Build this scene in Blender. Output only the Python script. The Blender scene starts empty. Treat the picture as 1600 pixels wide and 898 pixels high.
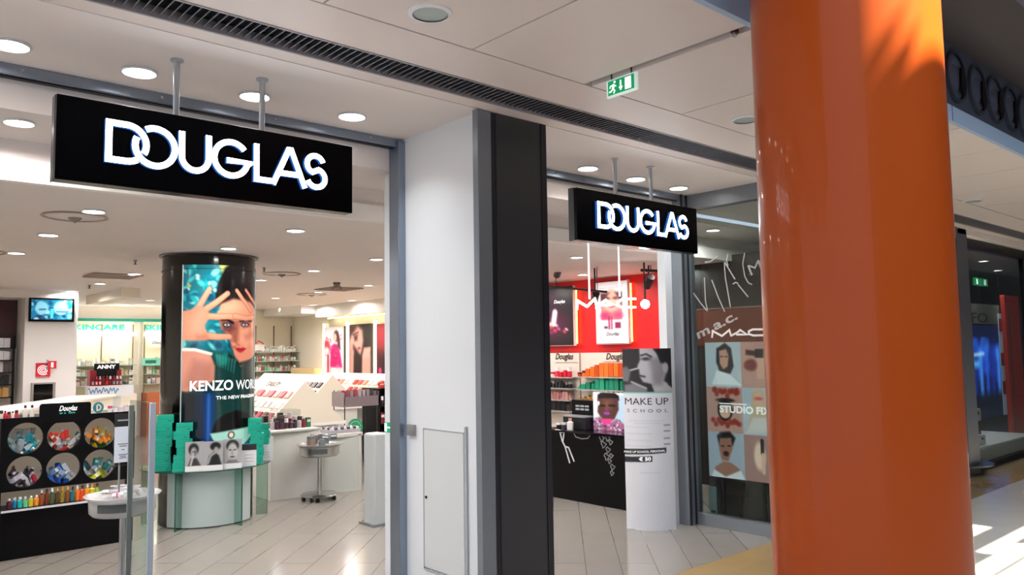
import bpy, bmesh, math, random
import numpy as np
from mathutils import Vector, Matrix
random.seed(7)
R = math.radians
S = bpy.context.scene
COL = S.collection

# ------------------------------------------------------------ camera, world, sun, exposure
FOC = 1219.7
YAW, PIT, ROL = R(41.57), R(4.5), R(.895)
EYE = np.array([0., 0., 1.6])
_F = np.array([math.sin(YAW)*math.cos(PIT), math.cos(YAW)*math.cos(PIT), math.sin(PIT)])
_r = np.array([math.cos(YAW), -math.sin(YAW), 0.])
_d = np.cross(_F, _r)
_R = _r*math.cos(ROL) + _d*math.sin(ROL)
_D = -_r*math.sin(ROL) + _d*math.cos(ROL)
cam_d = bpy.data.cameras.new('camera')
cam = bpy.data.objects.new('camera', cam_d); COL.objects.link(cam)
cam_d.sensor_width = 36; cam_d.lens = 36*FOC/1600; cam_d.clip_start = .05; cam_d.clip_end = 300
M3 = Matrix(((_R[0], -_D[0], -_F[0]), (_R[1], -_D[1], -_F[1]), (_R[2], -_D[2], -_F[2])))
cam.matrix_world = Matrix.Translation(Vector(EYE)) @ M3.to_4x4()
S.camera = cam
S.view_settings.view_transform = 'Standard'; S.view_settings.look = 'None'
S.view_settings.gamma = 1; S.view_settings.use_curve_mapping = False
S.view_settings.exposure = 0.56
W = bpy.data.worlds.new('sky'); S.world = W; W.use_nodes = True
bg = W.node_tree.nodes['Background']; bg.inputs[0].default_value = (.72, .80, 1, 1); bg.inputs[1].default_value = .8
SUNV = Vector((.30, -.45, .84)).normalized()
sd = bpy.data.lights.new('sun', 'SUN'); sd.energy = 48; sd.angle = R(.4); sd.color = (1, .93, .78)
sun = bpy.data.objects.new('sun', sd); COL.objects.link(sun)
sun.rotation_euler = SUNV.to_track_quat('Z', 'Y').to_euler(); sun.location = (12, -6, 12)
def area(name, loc, size, power, color=(1, 1, 1), rot=(0, 0, 0), size_y=None, parent=None, spread=None):
    l = bpy.data.lights.new(name, 'AREA'); l.energy = power; l.color = color
    if size_y: l.shape = 'RECTANGLE'; l.size = size; l.size_y = size_y
    else: l.shape = 'DISK'; l.size = size
    if spread: l.spread = spread
    o = bpy.data.objects.new(name, l); COL.objects.link(o); o.location = loc; o.rotation_euler = rot
    if parent: o.parent = parent
    return o
area('atrium_fill', (1.5, -3.2, 8.8), 16, 800, (.80, .88, 1), size_y=6)  # added fill lamp below the solid roof, standing in for atrium daylight

def on(x, y, ax, val):
    v = _F*FOC + _R*(x-800) + _D*(y-449)
    i = 'xyz'.index(ax); t = (val-EYE[i])/v[i]
    return EYE + v*t

# ------------------------------------------------------------ materials
def lin(c):
    c = np.asarray(c, float)/255.
    return np.where(c <= .04045, c/12.92, ((c+.055)/1.055)**2.4)
def col4(h):
    if isinstance(h, str): h = [int(h[i:i+2], 16) for i in (0, 2, 4)]
    return (*[float(v) for v in lin(h)], 1.)
MATS = {}
def mat(name, c='808080', rough=.5, metal=0, emit=0, ecol=None, trans=0, ior=1.45, alpha=1, coat=0, noise=0, nscale=20, spec=.5, bump=0):
    if name in MATS: return MATS[name]
    m = bpy.data.materials.new(name); m.use_nodes = True; MATS[name] = m
    nt = m.node_tree; b = nt.nodes['Principled BSDF']
    c4 = col4(c)
    b.inputs['Base Color'].default_value = c4; b.inputs['Roughness'].default_value = rough
    b.inputs['Metallic'].default_value = metal; b.inputs['IOR'].default_value = ior
    b.inputs['Transmission Weight'].default_value = trans; b.inputs['Alpha'].default_value = alpha
    b.inputs['Coat Weight'].default_value = coat; b.inputs['Coat Roughness'].default_value = .05
    b.inputs['Specular IOR Level'].default_value = spec
    if emit:
        b.inputs['Emission Color'].default_value = col4(ecol) if ecol else c4
        b.inputs['Emission Strength'].default_value = emit
    if noise or bump:
        tc = nt.nodes.new('ShaderNodeTexCoord'); n = nt.nodes.new('ShaderNodeTexNoise'); n.inputs['Scale'].default_value = nscale
        nt.links.new(tc.outputs['Object'], n.inputs['Vector'])
        if noise:
            mx = nt.nodes.new('ShaderNodeMixRGB'); mx.blend_type = 'MIX'
            mx.inputs[1].default_value = tuple(min(1, v*(1-noise)) for v in c4[:3])+(1,)
            mx.inputs[2].default_value = tuple(min(1, v*(1+noise)) for v in c4[:3])+(1,)
            nt.links.new(n.outputs['Fac'], mx.inputs[0]); nt.links.new(mx.outputs[0], b.inputs['Base Color'])
        if bump:
            bp = nt.nodes.new('ShaderNodeBump'); bp.inputs['Strength'].default_value = bump; bp.inputs['Distance'].default_value = .01
            nt.links.new(n.outputs['Fac'], bp.inputs['Height']); nt.links.new(bp.outputs[0], b.inputs['Normal'])
    return m
def glassmat(name, tint='ffffff', gl=.06, rough=.02, fac=None):
    """thin pane: mostly transparent with a fresnel reflection"""
    if name in MATS: return MATS[name]
    m = bpy.data.materials.new(name); m.use_nodes = True; MATS[name] = m
    nt = m.node_tree; nt.nodes.clear()
    o = nt.nodes.new('ShaderNodeOutputMaterial'); t = nt.nodes.new('ShaderNodeBsdfTransparent'); g = nt.nodes.new('ShaderNodeBsdfGlossy')
    t.inputs[0].default_value = col4(tint); g.inputs['Roughness'].default_value = rough
    mx = nt.nodes.new('ShaderNodeMixShader'); fr = nt.nodes.new('ShaderNodeFresnel'); fr.inputs[0].default_value = 1.5
    ge = nt.nodes.new('ShaderNodeNewGeometry'); ma = nt.nodes.new('ShaderNodeMapRange'); ma.inputs['To Min'].default_value = 1.4; ma.inputs['To Max'].default_value = 1/1.4
    nt.links.new(ge.outputs['Backfacing'], ma.inputs['Value']); nt.links.new(ma.outputs[0], fr.inputs[0])
    if fac is not None: mx.inputs[0].default_value = fac
    else: nt.links.new(fr.outputs[0], mx.inputs[0])
    nt.links.new(t.outputs[0], mx.inputs[1]); nt.links.new(g.outputs[0], mx.inputs[2]); nt.links.new(mx.outputs[0], o.inputs[0])
    return m
def printmat(name, emit=0, rough=.35):
    if name in MATS: return MATS[name]
    m = bpy.data.materials.new(name); m.use_nodes = True; MATS[name] = m
    nt = m.node_tree; b = nt.nodes['Principled BSDF']; a = nt.nodes.new('ShaderNodeVertexColor'); a.layer_name = 'print'
    nt.links.new(a.outputs[0], b.inputs['Base Color']); b.inputs['Roughness'].default_value = rough
    if emit:
        nt.links.new(a.outputs[0], b.inputs['Emission Color']); b.inputs['Emission Strength'].default_value = emit
    return m
def tilemat(name, c1, gcol, ang, w, length, rough=.12, seam=.004, noise=.05, off=(0, 0)):
    m = bpy.data.materials.new(name); m.use_nodes = True; MATS[name] = m
    nt = m.node_tree; b = nt.nodes['Principled BSDF']
    tc = nt.nodes.new('ShaderNodeTexCoord'); mp = nt.nodes.new('ShaderNodeMapping')
    mp.inputs['Rotation'].default_value = (0, 0, ang); mp.inputs['Location'].default_value = (off[0], off[1], 0)
    br = nt.nodes.new('ShaderNodeTexBrick'); br.offset = .5
    br.inputs['Scale'].default_value = 1; br.inputs['Brick Width'].default_value = length; br.inputs['Row Height'].default_value = w
    br.inputs['Mortar Size'].default_value = seam; br.inputs['Mortar Smooth'].default_value = .1; br.inputs['Bias'].default_value = 0
    c = col4(c1)
    br.inputs['Color1'].default_value = c; br.inputs['Color2'].default_value = tuple(v*.94 for v in c[:3])+(1,); br.inputs['Mortar'].default_value = col4(gcol)
    n = nt.nodes.new('ShaderNodeTexNoise'); n.inputs['Scale'].default_value = 3.5; n.inputs['Detail'].default_value = 4
    mx = nt.nodes.new('ShaderNodeMixRGB'); mx.blend_type = 'MULTIPLY'; mx.inputs[0].default_value = 1
    cr = nt.nodes.new('ShaderNodeValToRGB'); cr.color_ramp.elements[0].color = (1-noise*2, 1-noise*2, 1-noise*2, 1); cr.color_ramp.elements[1].color = (1, 1, 1, 1)
    nt.links.new(tc.outputs['Object'], mp.inputs[0]); nt.links.new(mp.outputs[0], br.inputs['Vector']); nt.links.new(tc.outputs['Object'], n.inputs['Vector'])
    nt.links.new(n.outputs['Fac'], cr.inputs[0]); nt.links.new(br.outputs['Color'], mx.inputs[1]); nt.links.new(cr.outputs[0], mx.inputs[2])
    nt.links.new(mx.outputs[0], b.inputs['Base Color']); b.inputs['Roughness'].default_value = rough
    return m

CEIL = mat('ceiling_paint', 'ece2dd', .7, noise=.02, nscale=2)
CEILD = mat('mall_ceiling_metal', 'e2d5ce', .45, noise=.02, nscale=1.5)
SHADOWGAP = mat('shadow_gap', '1c1918', .8)
WHITE = mat('white_panel', 'e4e6e8', .35)
CREAM = mat('cream_wall', 'efe6d6', .5, noise=.02, nscale=2)
ALU = mat('brushed_aluminium', '8c98a8', .3, .85)
ALUP = mat('painted_grey_aluminium', '82888f', .35, .3)
CHROME = mat('chrome', 'c8c8c8', .15, 1)
ANTH = mat('anthracite_cladding', '3a3a3d', .35, .1)
ANTH2 = mat('dark_edge_trim', '24242b', .4, .1)
BLACK = mat('black_laminate', '08080a', .35, spec=.22)
BLACKG = mat('black_gloss', '050508', .12)
SIGNBLK = mat('sign_black', '020206', .25, spec=.12)
STEEL = mat('steel_pole', 'a9adb2', .25, .9)
RED = mat('red_wall', 'dc141c', .45)
GREENSIGN = mat('exit_green', '0a8a55', .4, emit=.5)
SIGNWHITE = mat('sign_white_glow', 'f2fff6', .4, emit=.6)
GLOW = mat('letter_glow', 'ffffff', .4, emit=7, ecol='f2faff')
GLOWB = mat('letter_side_glow', '24508c', .4, emit=.45, ecol='2a6cc8')
LAMP = mat('lamp_diffuser', 'ffffff', .4, emit=14, ecol='fff8f0')
OFFL = mat('unlit_diffuser', 'a8b2ae', .4)
TEAL = mat('teal_box_card', '12a58c', .45, noise=.05, nscale=30)
TEALP = mat('teal_paint', '2aa38c', .45)
ORANGE = mat('orange_lacquer', 'a44410', .32, spec=.2, coat=.2, noise=.03, nscale=3)
CLEAR = glassmat('clear_acrylic', 'eef2f2')
GLASSG = glassmat('green_edged_glass', 'd2e4de')
GEDGE = mat('glass_edge_green', '2c5a4c', .2)
PANE = glassmat('shop_window_pane', 'dfe6e4', fac=None)
FROST = mat('frosted_edge', 'c4d0d8', .3)
MILKY = mat('milky_glass', 'b9c6c6', .25)

# ------------------------------------------------------------ mesh building
class MB:
    def __init__(s): s.v = []; s.f = []; s.mi = []
    def add(s, vs, fs, m=0):
        o = len(s.v); s.v += [tuple(float(c) for c in v) for v in vs]; s.f += [tuple(o+i for i in f) for f in fs]; s.mi += [m]*len(fs); return s
    def box(s, x0, y0, z0, x1, y1, z1, m=0):
        if x0 > x1: x0, x1 = x1, x0
        if y0 > y1: y0, y1 = y1, y0
        if z0 > z1: z0, z1 = z1, z0
        return s.add([(x0, y0, z0), (x1, y0, z0), (x1, y1, z0), (x0, y1, z0), (x0, y0, z1), (x1, y0, z1), (x1, y1, z1), (x0, y1, z1)],
                     [(0, 3, 2, 1), (4, 5, 6, 7), (0, 1, 5, 4), (1, 2, 6, 5), (2, 3, 7, 6), (3, 0, 4, 7)], m)
    def obox(s, c, sz, rot=None, m=0):
        hx, hy, hz = [q/2 for q in sz]
        vs = [Vector((a*hx, b*hy, d*hz)) for d in (-1, 1) for a, b in ((-1, -1), (1, -1), (1, 1), (-1, 1))]
        if rot is not None: vs = [rot @ v for v in vs]
        c = Vector(c)
        return s.add([v+c for v in vs], [(0, 3, 2, 1), (4, 5, 6, 7), (0, 1, 5, 4), (1, 2, 6, 5), (2, 3, 7, 6), (3, 0, 4, 7)], m)
    def lathe(s, prof, c=(0, 0, 0), n=32, m=0, a0=0, a1=2*math.pi, caps=True):
        full = abs(a1-a0-2*math.pi) < 1e-6; k = n if full else n+1; vs = []
        for r, z in prof:
            for i in range(k):
                a = a0+(a1-a0)*i/n; vs.append((c[0]+r*math.cos(a), c[1]+r*math.sin(a), c[2]+z))
        fs = []
        for j in range(len(prof)-1):
            for i in range(n):
                i2 = (i+1) % k
                fs.append((j*k+i, j*k+i2, (j+1)*k+i2, (j+1)*k+i))
        if caps and full:
            if prof[0][0] > 1e-5: fs.append(tuple(range(k))[::-1])
            if prof[-1][0] > 1e-5: fs.append(tuple((len(prof)-1)*k+i for i in range(k)))
        return s.add(vs, fs, m)
    def cyl(s, c, r, h, n=24, m=0, r2=None): return s.lathe([(r, 0), (r if r2 is None else r2, h)], c, n, m)
    def tube(s, p0, p1, r, n=8, m=0):
        p0 = Vector(p0); p1 = Vector(p1); q = (p1-p0).to_track_quat('Z', 'Y'); L = (p1-p0).length; vs = []
        for z in (0, L):
            for i in range(n):
                a = 2*math.pi*i/n; vs.append(p0+q @ Vector((r*math.cos(a), r*math.sin(a), z)))
        return s.add(vs, [(i, (i+1) % n, n+(i+1) % n, n+i) for i in range(n)]+[tuple(range(n))[::-1], tuple(n+i for i in range(n))], m)
    def path(s, pts, r, n=8, m=0):
        for a, b in zip(pts[:-1], pts[1:]): s.tube(a, b, r, n, m)
        return s
    def prism(s, poly, z0, z1, m=0):
        n = len(poly)
        ar = sum(poly[i][0]*poly[(i+1) % n][1]-poly[(i+1) % n][0]*poly[i][1] for i in range(n))
        if ar < 0: poly = poly[::-1]
        return s.add([(x, y, z0) for x, y in poly]+[(x, y, z1) for x, y in poly],
                     [tuple(range(n))[::-1], tuple(n+i for i in range(n))]+[(i, (i+1) % n, n+(i+1) % n, n+i) for i in range(n)], m)
    def plate(s, o, u, v, poly, th, m=0):
        """polygon in u,v coordinates on the plane o,u,v, th thick along u x v"""
        o = Vector(o); u = Vector(u); v = Vector(v); nn = u.cross(v).normalized(); n = len(poly)
        ar = sum(poly[i][0]*poly[(i+1) % n][1]-poly[(i+1) % n][0]*poly[i][1] for i in range(n))
        if ar < 0: poly = poly[::-1]
        b = [o+u*a+v*c for a, c in poly]
        return s.add(b+[p+nn*th for p in b], [tuple(range(n))[::-1], tuple(n+i for i in range(n))]+[(i, (i+1) % n, n+(i+1) % n, n+i) for i in range(n)], m)
    def stroke(s, o, u, v, pts, w, th, m=0, ms=None, closed=False):
        """flat ribbon of width w along a 2D polyline with extruded sides"""
        o = Vector(o); u = Vector(u); v = Vector(v); nn = u.cross(v).normalized(); P = [np.array(p, float) for p in pts]; n = len(P); L = []; Rr = []
        for i in range(n):
            a = P[(i-1) % n] if (i > 0 or closed) else P[i]; b = P[(i+1) % n] if (i < n-1 or closed) else P[i]
            d1 = P[i]-a; d2 = b-P[i]
            l1 = np.hypot(*d1); l2 = np.hypot(*d2)
            if l1 < 1e-9: d1 = d2; l1 = l2
            if l2 < 1e-9: d2 = d1; l2 = l1
            d1 = d1/l1; d2 = d2/l2; t = d1+d2; t = t/max(np.hypot(*t), 1e-6); nr = np.array([-t[1], t[0]])
            k = 1/max(.45, float(nr @ np.array([-d1[1], d1[0]])))
            L.append(P[i]+nr*w/2*k); Rr.append(P[i]-nr*w/2*k)
        f3 = lambda p, h: o+u*p[0]+v*p[1]+nn*h
        vs = []
        for i in range(n): vs += [f3(L[i], 0), f3(Rr[i], 0), f3(Rr[i], th), f3(L[i], th)]
        top = []; side = []
        for i in range(n if closed else n-1):
            a = 4*i; b = 4*((i+1) % n)
            top.append((a+3, a+2, b+2, b+3)); side += [(a+2, a+1, b+1, b+2), (a, a+3, b+3, b), (a+1, a, b, b+1)]
        if not closed: side += [(0, 1, 2, 3), (4*n-1, 4*n-2, 4*n-3, 4*n-4)]
        k = len(s.v); s.v += [tuple(q) for q in vs]
        for f in top: s.f.append(tuple(k+i for i in f)); s.mi.append(m)
        for f in side: s.f.append(tuple(k+i for i in f)); s.mi.append(m if ms is None else ms)
        return s
    def build(s, name, mats, parent=None, bevel=0, smooth=False, local=False):
        me = bpy.data.meshes.new(name)
        if not isinstance(mats, (list, tuple)): mats = [mats]
        V = np.array(s.v, float)
        if parent is not None:
            off = np.zeros(3) if local else np.array(wloc(parent))
        else:
            off = np.zeros(3) if local else np.array([(V[:, 0].min()+V[:, 0].max())/2, (V[:, 1].min()+V[:, 1].max())/2, V[:, 2].min()])
        me.from_pydata([tuple(q) for q in V-off], [], s.f)
        for m in mats: me.materials.append(m)
        me.polygons.foreach_set('material_index', s.mi)
        if smooth: me.polygons.foreach_set('use_smooth', [True]*len(me.polygons))
        me.update()
        o = bpy.data.objects.new(name, me); COL.objects.link(o)
        if parent is not None: o.parent = parent
        else: o.location = off
        if smooth: me.set_sharp_from_angle(angle=R(40))
        if bevel:
            b = o.modifiers.new('bevel', 'BEVEL'); b.width = bevel; b.segments = 2; b.limit_method = 'ANGLE'
        return o
def wloc(o):
    v = Vector(o.location)
    while o.parent: o = o.parent; v = v+o.location
    return v
def thing(name, label, cat, loc=(0, 0, 0), group=None, rz=0):
    o = bpy.data.objects.new(name, None); COL.objects.link(o); o.location = loc; o.rotation_euler = (0, 0, rz)
    o.empty_display_size = .05
    return tag(o, label, cat, group)
def tag(o, label, cat, group=None, kind=None):
    o['label'] = label; o['category'] = cat
    if group: o['group'] = group
    if kind: o['kind'] = kind
    return o
def struct(o): o['kind'] = 'structure'; return o
def dup(root, loc, label=None, group=None, rot=None):
    def cp(o, par):
        c = o.copy(); COL.objects.link(c); c.parent = par
        for ch in o.children: cp(ch, c)
        return c
    r = cp(root, None); r.location = loc
    if rot is not None: r.rotation_euler = rot
    if label: r['label'] = label
    if group: r['group'] = group
    return r
def arc(cx, cy, r, a0, a1, n=24, ry=None):
    ry = ry or r
    return [(cx+r*math.cos(R(a0+(a1-a0)*i/n)), cy+ry*math.sin(R(a0+(a1-a0)*i/n))) for i in range(n+1)]
def text(name, body, o, u, v, size, m, parent=None, align='CENTER', bold=0, shear=0, th=.001, space=1, wfit=None, mapf=None, stretch=1):
    """flat lettering; u,v unit directions, centre at o"""
    c = bpy.data.curves.new(name, 'FONT'); c.body = body; c.size = size; c.align_x = align; c.align_y = 'CENTER'
    c.offset = bold; c.shear = shear; c.extrude = th/2; c.space_character = space; c.resolution_u = 4
    t = bpy.data.objects.new(name, c); COL.objects.link(t)
    dg = bpy.context.evaluated_depsgraph_get(); dg.update()
    me = bpy.data.meshes.new_from_object(t.evaluated_get(dg)); bpy.data.objects.remove(t); bpy.data.curves.remove(c)
    u = Vector(u); v = Vector(v); n = u.cross(v).normalized(); o = Vector(o)
    co = np.array([q.co for q in me.vertices]) if len(me.vertices) else np.zeros((1, 3))
    if wfit:
        k = wfit/max(1e-6, co[:, 0].max()-co[:, 0].min())
        co[:, 0] *= k
    co[:, 1] *= stretch
    off = np.array(wloc(parent)) if parent is not None else np.array(o)
    for i, q in enumerate(me.vertices):
        w = o+u*float(co[i, 0])+v*float(co[i, 1])+n*float(co[i, 2]) if mapf is None else Vector(mapf(co[i]))
        q.co = w-Vector(off)
    me.materials.clear(); me.materials.append(m); me.name = name; me.update()
    ob = bpy.data.objects.new(name, me); COL.objects.link(ob)
    if parent is not None: ob.parent = parent
    else: ob.location = off
    return ob

# ------------------------------------------------------------ printed pictures (coloured mesh grids)
class Art:
    """a picture painted in numbers; map_px turns photograph pixels into 0..1 page coordinates (v down)"""
    def __init__(s, w, h, bgc, fn=None, asp=1.):
        s.w, s.h = w, h; s.a = np.zeros((h, w, 3)); s.a[:] = np.array(bgc, float)
        s.U, s.V = np.meshgrid((np.arange(w))/(w-1), (np.arange(h))/(h-1)); s.fn = fn; s.asp = asp
        s.rg = np.random.RandomState(3)
    def m(s, pts): return [s.fn(*p) for p in pts] if s.fn else pts
    def _mix(s, al, c):
        al = np.clip(al, 0, 1)[..., None]; c = np.array(c, float); s.a = s.a*(1-al)+c*al; return s
    def _px(s): return 1./s.w
    def ell(s, cx, cy, rx, ry, c, soft=1., rot=0, al=1):
        x = (s.U-cx); y = (s.V-cy)*s.asp; ca, sa = math.cos(R(rot)), math.sin(R(rot)); X = x*ca+y*sa; Y = -x*sa+y*ca
        ry = ry*s.asp
        d = (np.sqrt((X/rx)**2+(Y/ry)**2)-1)*min(rx, ry)
        return s._mix((.5-d/(soft*s._px()))*1.*al if al == 1 else np.clip(.5-d/(soft*s._px()), 0, 1)*al, c)
    def sdf(s, P):
        P = np.array([(p[0], p[1]*s.asp) for p in P], float); X = s.U; Y = s.V*s.asp; n = len(P)
        d = np.full(X.shape, 1e9); ins = np.zeros(X.shape, bool)
        for i in range(n):
            a = P[i]; b = P[(i+1) % n]; e = b-a; wx = X-a[0]; wy = Y-a[1]; t = np.clip((wx*e[0]+wy*e[1])/max(e@e, 1e-12), 0, 1)
            d = np.minimum(d, (wx-e[0]*t)**2+(wy-e[1]*t)**2)
            if abs(e[1]) > 1e-12:
                c = ((a[1] <= Y) != (b[1] <= Y)) & (X < a[0]+(Y-a[1])/e[1]*e[0]); ins ^= c
        return np.where(ins, -1, 1)*np.sqrt(d)
    def poly(s, P, c, soft=1., al=1, px=True):
        P = s.m(P) if px else P
        return s._mix(np.clip(.5-s.sdf(P)/(soft*s._px()), 0, 1)*al, c)
    def line(s, P, wd, c, soft=1., al=1, px=True, taper=None):
        P = s.m(P) if px else P
        P = np.array([(p[0], p[1]*s.asp) for p in P], float); X = s.U; Y = s.V*s.asp; d = np.full(X.shape, 1e9)
        for i in range(len(P)-1):
            a = P[i]; b = P[i+1]; e = b-a; wx = X-a[0]; wy = Y-a[1]; t = np.clip((wx*e[0]+wy*e[1])/max(e@e, 1e-12), 0, 1)
            w = wd if taper is None else wd*(1-taper*(i+t)/(len(P)-1))
            d = np.minimum(d, np.sqrt((wx-e[0]*t)**2+(wy-e[1]*t)**2)-w/2)
        return s._mix(np.clip(.5-d/(soft*s._px()), 0, 1)*al, c)
    def pe(s, x, y, rx, ry, c, soft=1., rot=0, al=1):
        """ellipse given in photograph pixels"""
        (u, v), (u1, v1), (u2, v2) = s.m([(x, y), (x+rx, y), (x, y+ry)])
        return s.ell(u, v, abs(u1-u), abs(v2-v), c, soft, rot, al)
    def blotch(s, n, box, cols, r0, r1, soft=4, al=.9):
        for _ in range(n):
            x = s.rg.uniform(box[0], box[2]); y = s.rg.uniform(box[1], box[3]); c = cols[s.rg.randint(len(cols))]
            s.ell(x, y, s.rg.uniform(r0, r1), s.rg.uniform(r0, r1)/s.asp, c, soft, s.rg.uniform(-50, 50), al)
        return s
    def rect(s, u0, v0, u1, v1, c, soft=1, al=1): return s.poly([(u0, v0), (u1, v0), (u1, v1), (u0, v1)], c, soft, al, px=False)
    def build(s, name, fn3, material, parent=None):
        w, h = s.w, s.h
        off = np.array(wloc(parent)) if parent is not None else np.zeros(3)
        vs = [tuple(np.array(fn3(i/(w-1), j/(h-1)), float)-off) for j in range(h) for i in range(w)]
        fs = [(j*w+i, (j+1)*w+i, (j+1)*w+i+1, j*w+i+1) for j in range(h-1) for i in range(w-1)]
        me = bpy.data.meshes.new(name); me.from_pydata(vs, [], fs); me.materials.append(material)
        ca = me.color_attributes.new('print', 'FLOAT_COLOR', 'POINT')
        L = np.ones((h, w, 4)); L[..., :3] = lin(np.clip(s.a, 0, 255)); ca.data.foreach_set('color', L.reshape(-1).astype(np.float32))
        me.polygons.foreach_set('use_smooth', [True]*len(me.polygons)); me.update()
        o = bpy.data.objects.new(name, me); COL.objects.link(o)
        if parent is not None: o.parent = parent
        return o
def quadmap(c):
    """photograph corner pixels (tl,tr,br,bl) -> function pixel -> page u,v"""
    src = np.array(c, float); dst = [(0, 0), (1, 0), (1, 1), (0, 1)]; A = []; B = []
    for (x, y), (u, v) in zip(src, dst):
        A.append([x, y, 1, 0, 0, 0, -u*x, -u*y]); B.append(u); A.append([0, 0, 0, x, y, 1, -v*x, -v*y]); B.append(v)
    h = np.linalg.solve(np.array(A), np.array(B)); H = np.append(h, 1).reshape(3, 3)
    def f(x, y):
        q = H @ np.array([x, y, 1.]); return (q[0]/q[2], q[1]/q[2])
    return f
def flat(o, u, v):
    o = np.array(o, float); u = np.array(u, float); v = np.array(v, float)
    return lambda a, b: o+u*a+v*b
ORD = ['first', 'second', 'third', 'fourth', 'fifth', 'sixth', 'seventh', 'eighth', 'ninth', 'tenth', 'eleventh', 'twelfth', 'thirteenth', 'fourteenth', 'fifteenth', 'sixteenth', 'seventeenth', 'eighteenth', 'nineteenth', 'twentieth']
UX, UZ, UNY = (1, 0, 0), (0, 0, 1), (0, -1, 0)

# ============================================================ STRUCTURE
ZC, ZA, ZB = 3.0, 2.8, 2.56            # mall ceiling, inner entrance ceiling, shop ceiling
tilemat('shop_tiles', '8f8881', '6e675f', R(-45), .257, 1.9, .13, .0035, .04, (0, 0))
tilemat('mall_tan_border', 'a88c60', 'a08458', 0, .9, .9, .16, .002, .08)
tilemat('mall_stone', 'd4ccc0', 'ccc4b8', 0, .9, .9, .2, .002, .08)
m = MB(); m.box(-1.5, 3.49, -.1, 10.35, 18, 0); struct(m.build('floor', MATS['shop_tiles']))
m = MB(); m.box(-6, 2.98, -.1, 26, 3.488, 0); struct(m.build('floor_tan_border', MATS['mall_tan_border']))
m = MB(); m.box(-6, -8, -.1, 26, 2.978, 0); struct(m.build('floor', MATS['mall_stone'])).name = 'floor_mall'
m = MB(); m.box(10.36, 3.49, -.1, 26, 9, .0); struct(m.build('floor_neighbour_shop', mat('dark_stone', '3c3a3c', .25)))

# mall ceiling: metal panels with shadow gaps
m = MB()
js = [-4.7, -3.1, -1.7, -.9, -.11, .68, 1.466, 2.235, 3.024, 3.85, 4.7, 5.55, 6.4, 7.25, 8.1, 9.0, 9.9, 10.8, 11.7, 12.6, 14.4, 16.2, 18, 20, 23, 26]
for a, b in zip(js[:-1], js[1:]):
    ga = .03 if abs(a-3.024) < .01 else .005; gb = .03 if abs(b-3.024) < .01 else .005
    m.box(a+ga, 1.80, ZC, b-gb, 2.770, ZC+.03, 0)
m.box(-4.7, 2.782, ZC, 26, 3.10, ZC+.03, 0)
m.box(-4.7, 3.335, ZC, 26, 3.449, ZC+.03, 0)
m.box(-4.7, 1.80, ZC+.05, 26, 3.47, ZC+.09, 1)
struct(m.build('ceiling', [CEILD, SHADOWGAP]))
m = MB(); m.box(-4.7, 3.459, ZC, 2.86, 4.385, ZC+.04); m.box(3.36, 3.459, ZC, 10.3, 4.385, ZC+.04); m.box(2.80, 3.459, ZC+.002, 3.40, 4.385, ZC+.04)
struct(m.build('ceiling_entrance_soffit', CEIL))
# linear air grille
g = thing('ceiling_air_grille', 'long dark slatted air grille running along the mall ceiling', 'air grille', (3, 3.22, ZC))
m = MB(); m.box(-4.7, 3.10, ZC+.045, 26, 3.335, ZC+.05); m.build('backing', mat('duct_black', '252326', .7), g)
m = MB(); m.box(-4.7, 3.10, ZC-.004, 26, 3.112, ZC+.045); m.box(-4.7, 3.322, ZC-.004, 26, 3.335, ZC+.045); m.build('frame', mat('grille_grey', '9b9698', .5), g)
m = MB(); rt = Matrix.Rotation(R(35), 4, 'Y').to_3x3(); x = -1.
while x < 14:
    m.obox((x, 3.217, ZC+.022), (.004, .208, .04), rt, 0); x += .036
o = m.build('slats', mat('slat_grey', '77757a', .45, .3), g)
# fascia of the atrium edge and the slab above it
m = MB(); m.box(-5, 1.77, 3.0, 26, 1.80, 3.10, 0); m.box(-5, 1.785, 3.10, 26, 1.82, 3.53, 1)
for xx in (2.3, 5.33, 8.4, 11.4): m.box(xx, 1.768, 3.0, xx+.006, 1.771, 3.10, 1)
struct(m.build('trim_atrium_fascia', [mat('fascia_blue_grey', 'a9bfd8', .35), mat('fascia_dark', '4c5262', .45)]))
m = MB(); m.box(-5, 1.30, 3.53, 26, 1.82, 3.75); struct(m.build('ceiling_upper_gallery_soffit', mat('gallery_soffit', '4a4242', .7)))
m = MB(); m.box(-5, 1.30, 3.75, 26, 1.50, 9.0); struct(m.build('wall_gallery', mat('gallery_paint', 'b8b2ac', .6)))
# unseen solid roof added over the atrium, its holes cut to shape the sun patches
def sunmask_grid(xs, ys, holes):
    m = MB()
    for i in range(len(xs)-1):
        for j in range(len(ys)-1):
            cx, cy = (xs[i]+xs[i+1])/2, (ys[j]+ys[j+1])/2
            if any(h[0] < cx < h[1] and h[2] < cy < h[3] for h in holes): continue
            m.box(xs[i], ys[j], 9.0, xs[i+1], ys[j+1], 9.02)
    return m
def sunmask_pt(x, y, z):
    t = (9-z)/SUNV.z; return x+SUNV.x*t, y+SUNV.y*t
holes = []
for (x0, x1, y0, y1, z) in ((6.0, 7.4, 1.78, 1.90, 0), (6.05, 7.2, 1.97, 2.09, 0), (6.7, 7.9, 2.14, 2.22, 0), (6.9, 7.65, 2.44, 2.60, 0), (9.6, 13., 2.5, 2.7, 0)):
    a = sunmask_pt(x0, y0, z); b = sunmask_pt(x1, y1, z); holes.append((a[0], b[0], a[1], b[1]))
holes += [(4.6, 4.93, -2.355, -1.9), (4.93, 5.0, -2.41, -1.9), (5.0, 5.4, -2.462, -1.9)]
xs = sorted({-6., 26.} | {h[0] for h in holes} | {h[1] for h in holes}); ys = sorted({-8., 1.5} | {h[2] for h in holes} | {h[3] for h in holes})
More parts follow.
